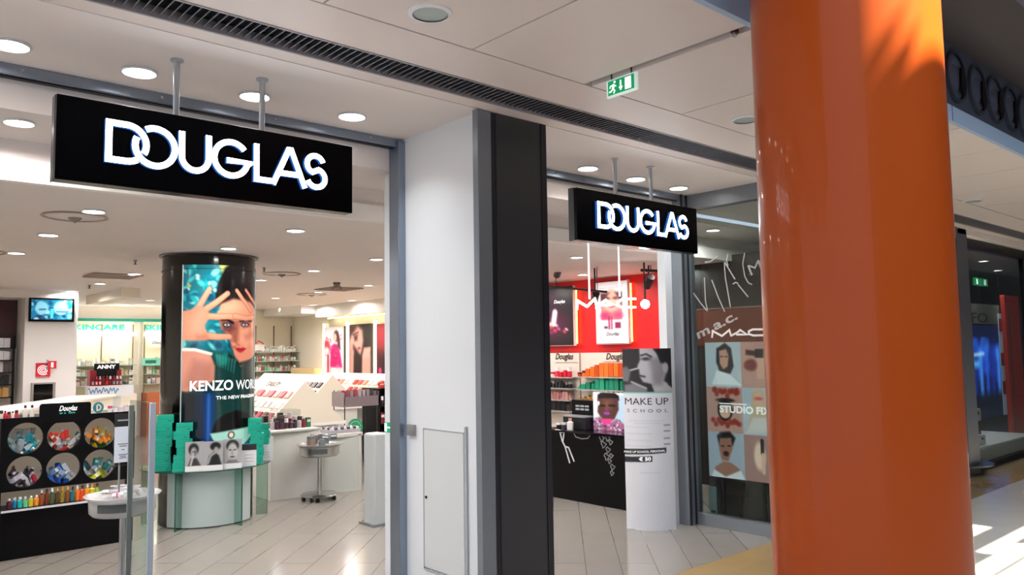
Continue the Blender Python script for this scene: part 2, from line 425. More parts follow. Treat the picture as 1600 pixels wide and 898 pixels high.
struct(sunmask_grid(xs, ys, holes).build('ceiling_added_sun_mask', mat('sun_mask_panel', 'cfd4da', .6)))

# pier between the two entrances
PX0, PX1 = 2.86, 3.36
m = MB(); m.box(PX0, 3.503, 0, PX1, 4.53, ZC)
struct(m.build('wall_entrance_pier', WHITE))
c = thing('pier_cladding', 'tall dark grey metal clad pier front between the two entrances', 'pier', (3.09, 3.475, 0))
m = MB(); m.box(2.955, 3.452, 0, 3.318, 3.5, 2.998); m.build('front_panel', ANTH, c, bevel=.004)
m = MB(); m.box(2.812, 3.45, 0, 2.914, 3.5, 2.998); m.build('corner_profile', ALUP, c, bevel=.004)
m = MB(); m.box(2.914, 3.458, 0, 2.955, 3.5, 2.998); m.box(3.318, 3.447, 0, 3.362, 3.5, 2.998); m.build('edge_trim', ANTH2, c)
# recess wall details: sliding door jamb, hatch, lock plate, sticker
m = MB(); m.box(2.805, 4.27, 0, 2.86, 4.385, 2.985); struct(m.build('door_1', ALU, bevel=.004)); 
h = thing('service_hatch', 'tall narrow white service hatch set flush in the pier side wall', 'hatch', (2.85, 3.87, .25))
m = MB(); m.box(2.852, 3.67, .27, 2.86, 4.07, 1.108); m.build('hatch_door', mat('hatch_white', 'd6d8d6', .4), h, bevel=.002)
m = MB(); m.box(2.848, 3.635, .20, 2.861, 3.652, 1.15); m.box(2.851, 4.072, .255, 2.861, 4.077, 1.115); m.box(2.851, 3.66, 1.110, 2.861, 4.077, 1.115); m.box(2.851, 3.66, .255, 2.861, 4.077, .262); m.build('hatch_frame', mat('hatch_frame_grey', 'a9adae', .5), h)  # plain grey strips framing the hatch
m = MB(); m.lathe([(.009, 0), (.009, .006)], (0, 0, 0), 12); mm = MB(); mm.tube((2.846, 4.045, .695), (2.853, 4.045, .695), .009, 12); mm.build('lock', BLACK, h)
sg = thing('emergency_exit_sticker', 'small green and white emergency exit sticker behind the grey door jamb', 'sticker', (2.855, 4.46, 1.06))
m = MB(); m.box(2.856, 4.395, 1.06, 2.86, 4.53, 1.125); m.build('green_plate', GREENSIGN, sg); m = MB(); m.box(2.8545, 4.50, 1.066, 2.856, 4.526, 1.119); m.box(2.8545, 4.45, 1.088, 2.856, 4.49, 1.097); m.box(2.8545, 4.41, 1.07, 2.856, 4.43, 1.115); m.build('pictogram', SIGNWHITE, sg)
l = MB().box(2.835, 4.16, 1.06, 2.86, 4.235, 1.13); tag(l.build('lock_plate', mat('satin_steel', '9a9c9e', .35, .7), bevel=.004), 'small square brushed steel plate beside the grey door jamb', 'lock plate')

# tracks and headers of the two entrances
for i, (a, b) in enumerate(((-1.5, 2.86), (3.36, 5.90))):
    t = thing('door_track', ['long grey sliding door track over the left entrance', 'grey sliding door track over the right entrance'][i], 'door track', ((a+b)/2, 4.4, 2.9))
    m = MB(); m.box(a, 4.30, 2.945, b, 4.385, ZC); m.build('rail', ALU, t, bevel=.004)
    m = MB(); m.box(a, 4.325, 2.94, b, 4.36, 2.946); m.build('guide_slot', BLACK, t)
    for k in range(7):
        xx = a+.25+(b-a-.5)*k/6; m = MB(); m.tube((xx, 4.297, 2.975), (xx, 4.302, 2.975), .008, 10); m.build('screw', CHROME, t)
    m = MB(); m.box(a, 4.39, ZA, b, 4.43, ZC); struct(m.build('wall_header', CEIL))
# window beside right entrance (returns to the facade line)
m = MB(); m.box(5.80, 4.415, 0, 5.90, 4.50, ZC); struct(m.build('wall_white_pier', WHITE))
m = MB()
m.box(5.90, 4.30, 0, 6.10, 4.42, ZC)             # corner post
m.box(6.00, 3.47, 0, 6.10, 4.36, .10); m.box(6.00, 3.47, 2.86, 6.10, 4.36, ZC)
m.box(6.00, 3.46, 0, 6.10, 3.56, ZC); m.box(6.1, 3.46, 0, 10.3, 3.56, .1); m.box(6.1, 3.46, 2.86, 10.3, 3.56, ZC); m.box(8.2, 3.46, .1, 8.26, 3.56, 2.86)
fr = struct(m.build('window_1', ALUP))
m = MB(); m.box(5.905, 4.285, 0, 5.92, 4.30, ZC); m.box(5.985, 4.285, 0, 5.995, 4.30, ZC); m.build('frame_seal', ANTH2, fr)
m = MB(); m.box(6.045, 3.55, .10, 6.055, 4.31, 2.87); m.box(6.1, 3.50, .10, 10.3, 3.51, 2.87); m.build('window_pane', PANE, fr)
m = MB(); m.box(7.75, 3.56, 0, 7.85, 5.5, 2.63); struct(m.build('wall_display_backing', mat('display_dark', '26201f', .35)))
m = MB(); m.box(7.74, 3.57, 1.60, 7.75, 5.49, 2.02); struct(m.build('trim_display_band', mat('display_rust', '5a2a1c', .4)))
m = MB(); m.box(7.735, 3.57, 2.02, 7.75, 5.49, 2.035); struct(m.build('trim_display_rail', mat('rail_dim', '6c5a50', .4)))
# inner ceilings
m = MB(); m.box(-1.5, 4.43, ZA, 10.3, 5.0, ZA+.05); m.box(6.10, 3.56, 2.885, 10.3, 4.43, 2.93)
struct(m.build('ceiling_inner_strip', CEIL))
m = MB(); m.box(-1.5, 5.0, ZB+.12, 10.3, 5.05, ZA+.05); struct(m.build('trim_bulkhead', CEIL))
m = MB(); m.box(-1.5, 4.955, ZB, 10.3, 5.02, ZB+.12); struct(m.build('trim_lit_band', mat('bright_white', 'f4f0ea', .4)))  # forward ledge in a whiter tone, standing in for the lit bulkhead band
m = MB(); m.box(-1.5, 5.02, ZB, 10.3, 18, ZB+.05); struct(m.build('ceiling_shop', CEIL))
# shop walls
m = MB(); m.box(-1.5, 4.43, 0, -1.4, 18, ZA); struct(m.build('wall_left', CREAM))
m = MB(); m.box(3.0, 16.75, 0, 10.3, 16.85, ZB); struct(m.build('wall_back', CREAM))
m = MB(); m.box(2.20, 13.05, 0, 2.88, 13.25, ZB); m.box(2.78, 13.25, 0, 2.88, 16.75, ZB); m.box(-1.4, 13.05, 2.45, 2.2, 13.25, ZB); m.box(-1.4, 13.6, 0, 2.2, 13.7, ZB); m.box(2.2, 13.25, 0, 2.24, 13.6, ZB)
struct(m.build('wall_screen', mat('screen_wall', 'f0eceb', .5)))
m = MB(); m.box(-1.4, 13.58, 1.72, 2.19, 13.6, 2.44); struct(m.build('trim_niche_panel', mat('niche_maroon', '3c2024', .4)))
m = MB(); m.box(8.1, 5.1, 0, 8.2, 8.9, 1.53); m.box(8.1, 8.9, 0, 8.2, 16.75, ZB); struct(m.build('wall_right', CREAM))
m = MB(); m.box(8.1, 5.1, 1.53, 8.2, 8.9, ZB); struct(m.build('wall_right_red', RED))
m = MB(); m.box(7.72, 11.2, 2.32, 8.1, 14.9, ZB); struct(m.build('trim_poster_bulkhead', mat('bright_white')))
m = MB(); m.box(7.4, 14.9, 2.40, 8.1, 16.7, ZB); struct(m.build('trim_shelf_bulkhead', mat('bright_white')))
m = MB(); m.box(3.2, 12.0, 2.42, 3.45, 14.0, ZB); struct(m.build('trim_ceiling_beam', CREAM))
m = MB(); m.box(3.0, 16.70, 2.26, 7.0, 16.75, 2.32); struct(m.build('trim_teal_band', TEALP))
# pier closing the right side and neighbouring shop shell
m = MB(); m.box(10.3, 3.62, 0, 10.36, 18, ZC); struct(m.build('wall_party', mat('party_wall', '8c8880', .6)))
m = MB(); m.box(-6, -8.1, 0, 26, -8, 9.0); struct(m.build('wall_added_opposite', mat('added_opposite_wall', '6c6864', .6)))  # unseen wall, added to cut sky light from that side
m = MB(); m.box(26, -8, 0, 26.1, 7.1, 9.0); struct(m.build('wall_added_end', mat('added_end_wall', '8c8680', .6)))  # unseen end wall, added so the panes reflect it instead of sky
m = MB(); m.box(10.36, 7.0, 0, 26, 7.1, ZC); m.box(20, 3.7, 0, 20.1, 7, ZC); struct(m.build('wall_neighbour_back', mat('neighbour_navy', '16203c', .5)))
m = MB(); m.box(10.36, 3.66, 2.86, 26, 7.0, 2.9); struct(m.build('ceiling_neighbour_shop', mat('neighbour_ceiling', '6e6862', .6)))
c = thing('facade_column', 'dark grey metal column left of the neighbouring shop window', 'column', (10.5, 3.5, 0))
m = MB(); m.box(10.30, 3.46, .0, 10.66, 3.62, 2.998); m.build('shaft', mat('column_slate', '54565f', .4), c, bevel=.005)
m = MB(); m.prism([(10.25, 3.44)]+[(10.5+.33*math.cos(R(t)), 3.5+.22*math.sin(R(t))) for t in range(200, 341, 14)]+[(10.95, 3.50), (10.95, 3.62), (10.25, 3.62)], .12, .135); m.build('foot_shelf', mat('dark_stone'), c)
m = MB(); m.box(10.66, 3.55, 0, 26, 3.63, .06); m.box(10.66, 3.55, 2.80, 26, 3.63, 2.92)
for xx in (13.2, 16.2, 19.5): m.box(xx, 3.56, .06, xx+.06, 3.62, 2.8)
fr = struct(m.build('window_2', BLACK)); m = MB(); m.box(10.66, 3.585, .06, 26, 3.595, 2.8); m.build('window_pane', PANE, fr)
m = MB(); m.box(10.36, 3.46, 2.93, 26, 3.64, ZC+.09); struct(m.build('trim_neighbour_header', CEIL))

# ============================================================ DOWNLIGHTS
def make_downlight(r, label, group, power, col_=(1, .965, .935), spr=168):
    t = thing('ceiling_downlight', label, 'ceiling light', (0, 0, 0), group)
    m = MB(); m.lathe([(r, 0), (r*1.13, 0), (r*1.16, -.006), (r*1.02, -.012), (r, -.006)], (0, 0, 0), 28, caps=False); m.build('trim_ring', mat('lamp_rim', 'd8dadc', .3, .4), t, smooth=True, local=True)
    m = MB(); m.lathe([(0.0001, -.004), (r*1.0, -.004)], (0, 0, 0), 28, caps=False); m.f = [f[::-1] for f in m.f]; m.build('diffuser', LAMP, t, local=True)
    area('lamp_light', (0, 0, -.02), r*1.8, power, col_, parent=t, spread=R(spr))
    return t
d0 = None
SOF = [(-.07, 4.03), (.586, 4.035), (1.133, 4.035), (1.724, 4.035), (2.321, 4.03), (3.85, 4.09), (4.438, 4.09), (5.044, 4.11), (5.638, 4.115)]
names = ['just outside the left picture edge', 'far left above the left sign', 'second from the left, before the first sign pole', 'between the two poles of the left sign', 'right of the left sign near the pier', 'hidden right behind the pier', 'left of the right sign poles', 'between the right sign poles', 'right of the right sign poles']
for i, (x, y) in enumerate(SOF):
    if i in (0, 5): pass
    if d0 is None:
        d0 = make_downlight(.075, '', 'soffit downlights over the entrances', 3.5, (.90, .96, 1), 125); d0.location = (x, y, ZC); o = d0
    else: o = dup(d0, (x, y, ZC))
    o['label'] = 'bright round downlight in the entrance soffit, '+names[i]
d1 = None
XG = [-.2, 1.32, 2.76, 4.32, 5.95, 7.45]; YG = [5.68, 7.0, 8.4, 9.85, 11.4, 12.95, 14.5, 15.9]
coln = ['out at the far left', 'in the leftmost column', 'in the second column', 'in the third column', 'in the fourth column', 'in the column by the right wall']
rown = ['first row', 'second row', 'third row', 'fourth row', 'fifth row', 'sixth row', 'seventh row', 'last row']
for i, x in enumerate(XG):
    for j, y in enumerate(YG):
        if x < 2.5 and y > 12.5: continue
        if d1 is None: d1 = make_downlight(.066, '', 'shop ceiling downlights', 10.2); d1.location = (x, y, ZB); o = d1
        else: o = dup(d1, (x+(.0 if j % 2 else .01), y, ZB))
        o['label'] = 'small round shop ceiling downlight, %s, %s' % (rown[j], coln[i])
for x, y, n in ((.72, 4.6, 'behind the track left of the left sign'), (6.9, 4.62, 'above the window display near the glass'), (7.0, 3.9, 'above the window display, set lower near the front'), (3.9, 4.7, 'behind the right entrance track')):
    o = dup(d1, (x, y, ZA if not (x > 6.1 and y < 4.43) else 2.885)); o['label'] = 'round downlight in the inner ceiling strip '+n; o['group'] = 'inner strip downlights'
for i, (x, y, n) in enumerate(((1.849, 2.571, 'large unlit round ceiling speaker above the vent strip, near the top of the picture'), (4.252, 2.583, 'unlit round ceiling speaker touching the left edge of the orange column'), (8.529, 2.693, 'small unlit round ceiling speaker right of the orange column'))):
    t = thing('ceiling_speaker', n, 'ceiling speaker', (x, y, ZC), 'unlit round fittings in the mall ceiling')
    m = MB(); m.lathe([(.074, 0), (.092, 0), (.092, -.006), (.074, -.010)], (x, y, ZC), 32, caps=False); m.build('rim', mat('rim_white', 'e8e8ea', .3), t, smooth=True)
    m = MB(); m.lathe([(.0001, -.004), (.076, -.004)], (x, y, ZC), 32, caps=False); m.f = [f[::-1] for f in m.f]; m.build('mesh_face', OFFL, t)

# ============================================================ SIGNS, ORANGE COLUMN, CEILING FITTINGS
def douglas_letters(mb, x0, y, zb, k=1.0, m=0, ms=1):
    """stroke lettering, cap height .19, left edge x0, baseline zb on the plane y"""
    w = .0275; th = .022
    o = (x0, y, zb); u = UX; v = UZ
    D = lambda pts: mb.stroke(o, u, v, pts, w, th, m, ms)
    h = .190; c = h/2; r = c-w/2
    # D (bowl broken where the O passes over it)
    cx = .087
    D([(cx, w/2)]+[(.014, w/2), (.014, h-w/2), (cx, h-w/2)]+arc(cx, c, r, 90, -28, 22)[1:])
    D([(cx-.002, w/2)]+[(cx+.001, w/2)]+arc(cx, c, r, -88, -57, 5))
    # O (broken where the D passes over it)
    ox = .207
    D(arc(ox, c, r+.004, 119, -204, 48))
    # U
    ux = .3845; ur = .0615
    D([(ux-ur, h), (ux-ur, ur+w/2)]+arc(ux, ur+w/2, ur, 180, 360, 20)[1:]+[(ux+ur, h)])
    # G
    gx = .560
    D(arc(gx-.006, c, r, 38, 345, 40)+[(gx+.088, c-.009), (gx-.028, c-.009)])
    # L
    D([(.680, h), (.680, w/2), (.757, w/2)])
    # A
    D([(.766, 0), (.848, h-.004), (.862, h-.004), (.938, 0)]); D([(.800, .062), (.905, .062)])
    # S
    sx = .995; a = arc(sx, h-.058, .046, 18, 250, 20, .045); b = arc(sx+.006, .0605, .050, 75, -160, 20, .047)
    D(a+b)
def hang_sign(label, x0, x1):
    t = thing('hanging_shop_sign', label, 'sign', ((x0+x1)/2, 3.71, 2.34), None)
    m = MB(); m.box(x0, 3.672, 2.340, x1, 3.75, 2.705); sb_ = m.build('sign_box', SIGNBLK, t, bevel=.003)
    m = MB(); m.box(x0-.001, 3.70, 2.338, x0+.003, 3.752, 2.707); m.box(x0, 3.70, 2.703, x1, 3.752, 2.7075); m.build('sign_edging', mat('edging_dark', '3c3e42', .4, .3), t)
    m = MB(); douglas_letters(m, x0+.185, 3.672, 2.437); m.build('lettering', [GLOW, GLOWB], sb_)
    for f in (.365, .665):
        xx = x0+(x1-x0)*f; p = MB(); p.cyl((xx, 3.76, 2.70), .0145, .30, 16); p.lathe([(.03, .29), (.03, .30)], (xx, 3.76, 2.70), 20); p.build('hanging_pole', mat('pole_steel', 'b4bac0', .3, .6), t, smooth=True)
    return t
hang_sign('large black hanging sign with glowing white lettering over the left entrance', .708, 2.118)
hang_sign('smaller looking black hanging sign with glowing white lettering over the right entrance', 3.865, 5.262)

# neon logo frame behind the right sign
t = thing('neon_logo_sign', 'thin white neon lettering hanging in a slim white frame inside right entrance', 'neon sign', (5.5, 4.9, 1.96))
NW = mat('neon_white', 'ffffff', .4, emit=3.5); NF = mat('neon_frame', 'f4f2f4', .4, emit=.5)
m = MB(); a = on(919, 375, 'y', 4.9); b = on(966, 380, 'y', 4.9); a2 = on(919, 467, 'y', 4.9); b2 = on(967, 463, 'y', 4.9)
m.tube((a[0], 4.9, ZA), (a[0], 4.9, a2[2]), .009); m.tube((b[0], 4.9, ZA), (b[0], 4.9, b2[2]), .009); m.tube((a[0], 4.9, a[2]), (b[0], 4.9, a[2]), .010); m.build('frame', NF, t, smooth=True)
P9 = lambda *pp: [tuple(on(x, y, 'y', 4.9)[[0, 2]]) for x, y in pp]
m = MB()
for pts in (P9((898, 484), (899, 470), (914, 479), (926, 467), (930, 481)), P9((928, 482), (936, 474), (943, 469), (955, 476), (948, 477), (936, 477)), P9((990, 467), (970, 467), (962, 472), (961, 477), (968, 480), (990, 480))):
    m.stroke((0, 4.88, 0), UX, UZ, pts, .020, .012)
m.build('lettering', NW, t)

# the big orange column
cxp, cyp, rp = 2.842, 1.304, .3285
t = thing('orange_column', 'thick glossy orange round column standing in front of the shop window', 'column', (cxp, cyp, 0))
m = MB(); m.lathe([(rp, .10), (rp, 3.9)], (cxp, cyp, 0), 96); m.build('shaft', ORANGE, t, smooth=True)
m = MB(); m.lathe([(rp+.012, 0), (rp+.012, .10), (rp, .11)], (cxp, cyp, 0), 96); m.build('base_ring', STEEL, t, smooth=True)

# air nozzles on the fascia
nz = None
for i, x in enumerate([5.459-.40, 5.459, 5.854, 6.205, 6.55, 6.89, 7.25, 7.6]):
    if nz is None:
        nz = thing('air_nozzle', '', 'air nozzle', (x, 1.785, 3.315), 'round air nozzles in the dark fascia')
        for nm, prof, mt in (('outer_ring', [(.150, 0), (.172, 0), (.172, .018), (.150, .018)], mat('nozzle_ring', '343a48', .45)),
                             ('cone', [(.150, .004), (.115, .014), (.085, .004), (.055, .018), (.0001, .018)], mat('nozzle_cone', '5a6074', .35, .2))):
            q = MB(); q.lathe(prof, (0, 0, 0), 32, caps=False); q.v = [(a, -c, b) for a, b, c in q.v]; q.build(nm, mt, nz, smooth=True, local=True)
        q = MB(); q.lathe([(.045, .018), (.045, .03), (.0001, .03)], (.07, -.01, 0), 20, caps=False); q.v = [(a, -c, b*2.2) for a, b, c in q.v]; q.build('outlet', BLACK, nz, smooth=True, local=True)
        o = nz
    else: o = dup(nz, (x, 1.785, 3.315-.0*i))
    o['label'] = 'round dark air nozzle in the fascia, %s counted rightwards from the orange column' % ORD[i] if i else 'round dark air nozzle in the fascia hidden behind the orange column'
# green exit sign hanging in the wide ceiling gap
t = thing('exit_sign', 'green running man exit sign hanging in the wide ceiling gap near the orange column', 'exit sign', (3.045, 2.57, 2.90))
e0 = np.array([3.045, 2.70, 0]); e1 = np.array([3.045, 2.44, 0])
A = [on(*p, 'x', 3.045) for p in ((946, 129), (995, 108), (993, 138), (948, 155))]
y0 = (A[0][1]+A[3][1])/2; y1 = (A[1][1]+A[2][1])/2; z1 = (A[0][2]+A[1][2])/2; z0 = (A[2][2]+A[3][2])/2
m = MB(); m.box(3.047, y1, z0, 3.065, y0, z1); m.build('housing', mat('exit_housing', 'e4f4ec', .4, emit=.25), t, bevel=.004)
o_ = np.array([3.046, y0, z0]); ww = y0-y1; hh = z1-z0
q = MB(); q.plate(o_, UNY, UZ, [(ww*.07, hh*.1), (ww*.93, hh*.1), (ww*.93, hh*.9), (ww*.07, hh*.9)], .002); q.build('green_face', GREENSIGN, t)
q = MB(); o2 = o_+np.array([-.0015, 0, 0]); PS = lambda pts, w: q.stroke(o2, UNY, UZ, [(a*ww, b*hh) for a, b in pts], w, .002)
q.plate(o2, UNY, UZ, [(ww*.64, hh*.17), (ww*.84, hh*.17), (ww*.84, hh*.83), (ww*.64, hh*.83)], .002)
q.plate(o2, UNY, UZ, [(ww*(.30+.035*math.cos(a)), hh*(.78+.07*math.sin(a))) for a in np.linspace(0, 6.28, 12)[:-1]], .002)
PS([(.27, .66), (.24, .42)], ww*.07); PS([(.24, .42), (.30, .30), (.26, .15)], ww*.035); PS([(.24, .42), (.18, .30), (.11, .28)], ww*.035); PS([(.27, .64), (.35, .52)], ww*.03); PS([(.26, .64), (.16, .60), (.14, .48)], ww*.03)
PS([(.50, .78), (.50, .40)], ww*.045); q.plate(o2, UNY, UZ, [(ww*.43, hh*.42), (ww*.57, hh*.42), (ww*.50, hh*.2)], .002)
q.build('pictogram', SIGNWHITE, t)
for yy in (y1+.03, y0-.04):
    q = MB(); q.box(3.05, yy, z1, 3.06, yy+.01, 3.04); q.build('hanger', STEEL, t)
# small fittings under the mall ceiling
t = thing('ceiling_sensor', 'tiny dark clip hanging from the ceiling gap just left of the orange column', 'sensor', (3.02, 1.86, 2.94))
q = MB(); a = on(1148, 52, 'x', 3.02); q.box(3.005, a[1]-.012, a[2]-.0, 3.035, a[1]+.012, 3.02); q.build('bracket', mat('dark_red_clip', '4a2020', .5), t)
q = MB(); q.lathe([(.0001, -.02), (.012, -.012), (.012, 0)], (3.02, a[1], a[2]), 12); q.build('tip', STEEL, t)
t = thing('ceiling_sensor', 'tiny dark sprinkler hanging from the ceiling just right of the orange column', 'sprinkler', (6.3, 1.86, 2.95))
a = on(1471, 204, 'z', 2.97); q = MB(); q.cyl((a[0], a[1], 2.97), .015, .03, 12); q.build('body', mat('sensor_grey', '55504e', .5), t); q = MB(); q.cyl((a[0], a[1], 2.945), .006, .025, 8); q.lathe([(.014, 0), (.014, .003)], (a[0], a[1], 2.943), 10); q.build('tip', STEEL, t)

# ceiling fittings inside the shop
def round_vent(x, y, r, label):
    t = thing('round_air_diffuser', label, 'air vent', (x, y, ZB))
    m = MB(); m.lathe([(r, 0), (r*1.04, -.008), (r*.96, -.012), (r*.93, -.002)], (x, y, ZB), 40, caps=False); m.build('outer_ring', mat('vent_ring_taupe', 'a8998e', .5), t, smooth=True)  # outer ring in an even taupe
    m = MB(); m.lathe([(r*.7, -.004), (r*.45, -.018), (r*.2, -.012), (.0001, -.03)], (x, y, ZB), 40, caps=False); m.build('inner_cone', CEIL, t, smooth=True)
    m = MB(); m.lathe([(.0001, -.05), (r*.2, -.022), (r*.22, -.012)], (x, y, ZB), 20, caps=False); m.build('hub', mat('vent_hub', '8c7c70', .5), t, smooth=True)
round_vent(1.285, 5.98, .20, 'round air diffuser in the shop ceiling left, nearest the left sign')
round_vent(1.02, 8.5, .24, 'round air diffuser cut by the left picture edge')
round_vent(4.18, 8.93, .22, 'round air diffuser right above the dark round poster column')
round_vent(6.1, 11.9, .24, 'far round air diffuser below the square vent at the right')
def square_vent(x, y, s, label):
    t = thing('square_ceiling_vent', label, 'air vent', (x, y, ZB))
    m = MB(); m.box(x-s, y-s, ZB-.012, x+s, y+s, ZB-.004); m.build('panel', mat('vent_panel', '9a8a80', .5), t)
    m = MB()
    for k in range(6): m.box(x-s, y-s+(2*s)*k/5-.006, ZB-.02, x+s, y-s+(2*s)*k/5+.006, ZB-.012)
    m.build('louvre', mat('vent_louvre', 'b4a59a', .5), t)
square_vent(2.62, 10.2, .27, 'square louvred vent left of the dark round poster column')
square_vent(5.88, 10.6, .27, 'square louvred vent in the ceiling left of the pier')
for x, y, n in ((2.727, 11.757, 'near the left tv wall'), (2.36, 8.4, 'left of the dark poster column'), (3.72, 8.4, 'right of the dark poster column'), (4.05, 5.5, 'beside the pier in the right entrance'), (5.45, 8.3, 'far inside the right entrance')):
    t = thing('ceiling_sprinkler', 'tiny sprinkler head on the shop ceiling '+n, 'sprinkler', (x, y, ZB))
    q = MB(); q.cyl((x, y, ZB-.02), .018, .02, 12); q.build('escutcheon', STEEL, t); q = MB(); q.cyl((x, y, ZB-.05), .008, .03, 8); q.lathe([(.018, -.05), (.018, -.046)], (x, y, ZB), 12); q.build('tip', mat('sensor_grey'), t)
t = thing('spotlight_cluster', 'small dark spotlight fitting hanging above the square vent left of the pier', 'spotlight', (5.35, 9.7, ZB-.12))
q = MB(); q.cyl((5.35, 9.7, ZB-.03), .05, .03, 16); q.build('mount', mat('sensor_grey'), t)
for k in range(3):
    q = MB(); a = 2.1*k; q.tube((5.35, 9.7, ZB-.03), (5.35+.07*math.cos(a), 9.7+.07*math.sin(a), ZB-.09), .022, 12); q.build('spot_head', mat('vent_hub'), t)

CX, CY, CR = 2.888, 7.805, .433                 # round poster column
CA = math.atan2(-CY, -CX)                       # direction from the column to the entrance
TR, TZ = .60, .535
# ============================================================ GOODS (small shop products)
GM = {}
def goods(kind, c, loc, size, label, cat, group, rz=0, rot=None, cap='eeeeee', name=None):
    key = (kind, c, cap)
    if key not in GM:
        m = MB(); mats = [mat('product_'+c, c, .3), mat('product_'+cap, cap, .25)]
        if kind == 'box': m.box(-.5, -.5, 0, .5, .5, 1); m.box(-.42, -.505, .55, .42, -.5, .8, 1)
        elif kind == 'plainbox': m.box(-.5, -.5, 0, .5, .5, 1)
        elif kind == 'bottle': m.lathe([(.5, 0), (.5, .66), (.22, .74), (.22, .78)], (0, 0, 0), 14, 0); m.lathe([(.27, .78), (.27, 1), (.0001, 1)], (0, 0, 0), 12, 1)
        elif kind == 'tube': m.lathe([(.36, 0), (.36, .2)], (0, 0, 0), 12, 1); m.add([(-.36, -.36, .2), (.36, -.36, .2), (.36, .36, .2), (-.36, .36, .2), (-.5, -.04, 1), (.5, -.04, 1), (.5, .04, 1), (-.5, .04, 1)], [(0, 3, 2, 1), (4, 5, 6, 7), (0, 1, 5, 4), (1, 2, 6, 5), (2, 3, 7, 6), (3, 0, 4, 7)], 0)
        elif kind == 'jar': m.lathe([(.5, 0), (.5, .6)], (0, 0, 0), 14, 0); m.lathe([(.52, .6), (.52, 1), (.0001, 1)], (0, 0, 0), 14, 1)
        me = m.build('product_'+kind, mats, local=True); GM[key] = me.data; bpy.data.objects.remove(me)
    nm = name or {'box': 'product_box', 'plainbox': 'product_box', 'bottle': 'product_bottle', 'tube': 'product_tube', 'jar': 'product_jar'}[kind]
    o = bpy.data.objects.new(nm, GM[key]); COL.objects.link(o); o.location = loc; o.scale = size
    o.rotation_euler = rot if rot is not None else (0, 0, rz)
    return tag(o, label, cat, group)
def row(p0, p1, n, kinds, cols, hr, wf, label, cat, group, rz=0, caps=('eeeeee',), jit=.1, depth=None):
    """n goods evenly from p0 to p1"""
    p0 = np.array(p0, float); p1 = np.array(p1, float); L = np.linalg.norm(p1-p0); w = L/n*wf
    for i in range(n):
        p = p0+(p1-p0)*(i+.5)/n
        c = cols[i % len(cols)] if len(cols) == n else random.choice(cols)
        goods(random.choice(kinds), c, tuple(p), (w, depth or w, random.uniform(*hr)), label, cat, group, rz+random.uniform(-jit, jit), cap=random.choice(caps))

def ring_at(px, r):
    best = None
    for i in range(-850, 851):
        a = CA+R(i/10); p = np.array([CX+r*math.cos(a), CY+r*math.sin(a), TZ+.0005]); v = p-EYE; z = float(v @ _F); x = 800+FOC*float(v @ _R)/z
        if best is None or abs(x-px) < best[0]: best = (abs(x-px), p)
    return best[1]
def vdir(x, y):
    v = np.array([x, y]); v = v/np.hypot(*v); return v
def card_frame(x0, x1, yt, yb, zb=None, plane=None):
    """a standing card: base centre on the plane z=zb (or on a given vertical plane), facing the room"""
    p = on((x0+x1)/2, yb, 'z', zb) if plane is None else on((x0+x1)/2, yb, *plane)
    if zb == TZ:
        p = ring_at((x0+x1)/2, .565)
    depth = float((p-EYE) @ _F); w = (x1-x0)/FOC*depth; h = (yb-yt)/FOC*depth; d = vdir(p[0], p[1])
    u = np.array([d[1], -d[0], 0.])
    return p-u*w/2, u, np.array([0, 0, 1.]), w, h, np.array([d[0], d[1], 0])

# ============================================================ ROUND POSTER COLUMN AND GLASS TABLE
t = thing('poster_column', 'wide glossy black round column with a curved perfume poster, inside left entrance', 'column', (CX, CY, 0))
m = MB(); m.lathe([(CR, 0), (CR, ZB-.02)], (CX, CY, 0), 72); m.build('shaft', BLACKG, t, smooth=True)
m = MB(); m.lathe([(CR+.004, ZB-.015), (CR+.03, ZB-.012), (CR+.03, ZB)], (CX, CY, 0), 72, caps=False); m.build('ceiling_ring', mat('ring_grey', '6f6a6c', .4, .4), t, smooth=True)
m = MB(); m.lathe([(CR+.003, ZB-.16), (CR+.008, ZB-.16), (CR+.008, ZB-.155), (CR+.003, ZB-.155)], (CX, CY, 0), 72, caps=False); m.build('trim_line', BLACK, t, smooth=True)
m = MB()
ca0, ca1 = CA-R(48), CA+R(62)
m.lathe([(CR+.006, .01), (CR+.02, .01), (CR+.02, .53), (CR+.006, .53)], (CX, CY, 0), 40, 0, ca0, ca1); m.build('milky_plinth_panel', MILKY, t, smooth=True)
# poster
TH0, TH1 = -31.3, 76.
def px2th(x): return math.degrees(math.asin(max(-.9999, min(.9999, (x-323.5)/74.))))
kf = lambda x, y: ((px2th(x)-TH0)/(TH1-TH0), (y-421.)/279.)
def th2pos(th, z, r): a = CA+R(th); return (CX+r*math.cos(a), CY+r*math.sin(a), z)
KZ1, KZ0 = 2.44, .687
A = Art(150, 300, (18, 104, 118), kf, asp=2.1)
A.blotch(170, (0, 0, .62, .8), [(12, 120, 135), (20, 160, 165), (60, 190, 185), (10, 60, 90), (8, 85, 110), (120, 205, 200)], .015, .06, 3)
A.blotch(14, (0, 0, .5, .4), [(190, 170, 90), (200, 225, 220)], .01, .025, 3)
z8 = lambda *pp: [(280+a/5.985, 410+b/5.985) for a, b in pp]
z1 = lambda *pp: [(230+a/2.993, 540+b/2.993) for a, b in pp]
SK, SKD, SKL = (214, 138, 108), (150, 78, 58), (236, 176, 146)
A.poly(z8((340, 60), (450, 45), (430, 130), (380, 150)), (200, 190, 90), 5, .8)
A.poly(z8((450, 50), (760, 40), (760, 520), (640, 560), (400, 420), (320, 440), (318, 330), (350, 190), (400, 90)), (14, 10, 12), 5)
A.poly(z8((375, 420), (480, 372), (640, 390), (720, 480), (720, 840), (640, 930), (540, 930), (480, 830), (450, 720), (372, 640), (340, 500)), SK, 5)
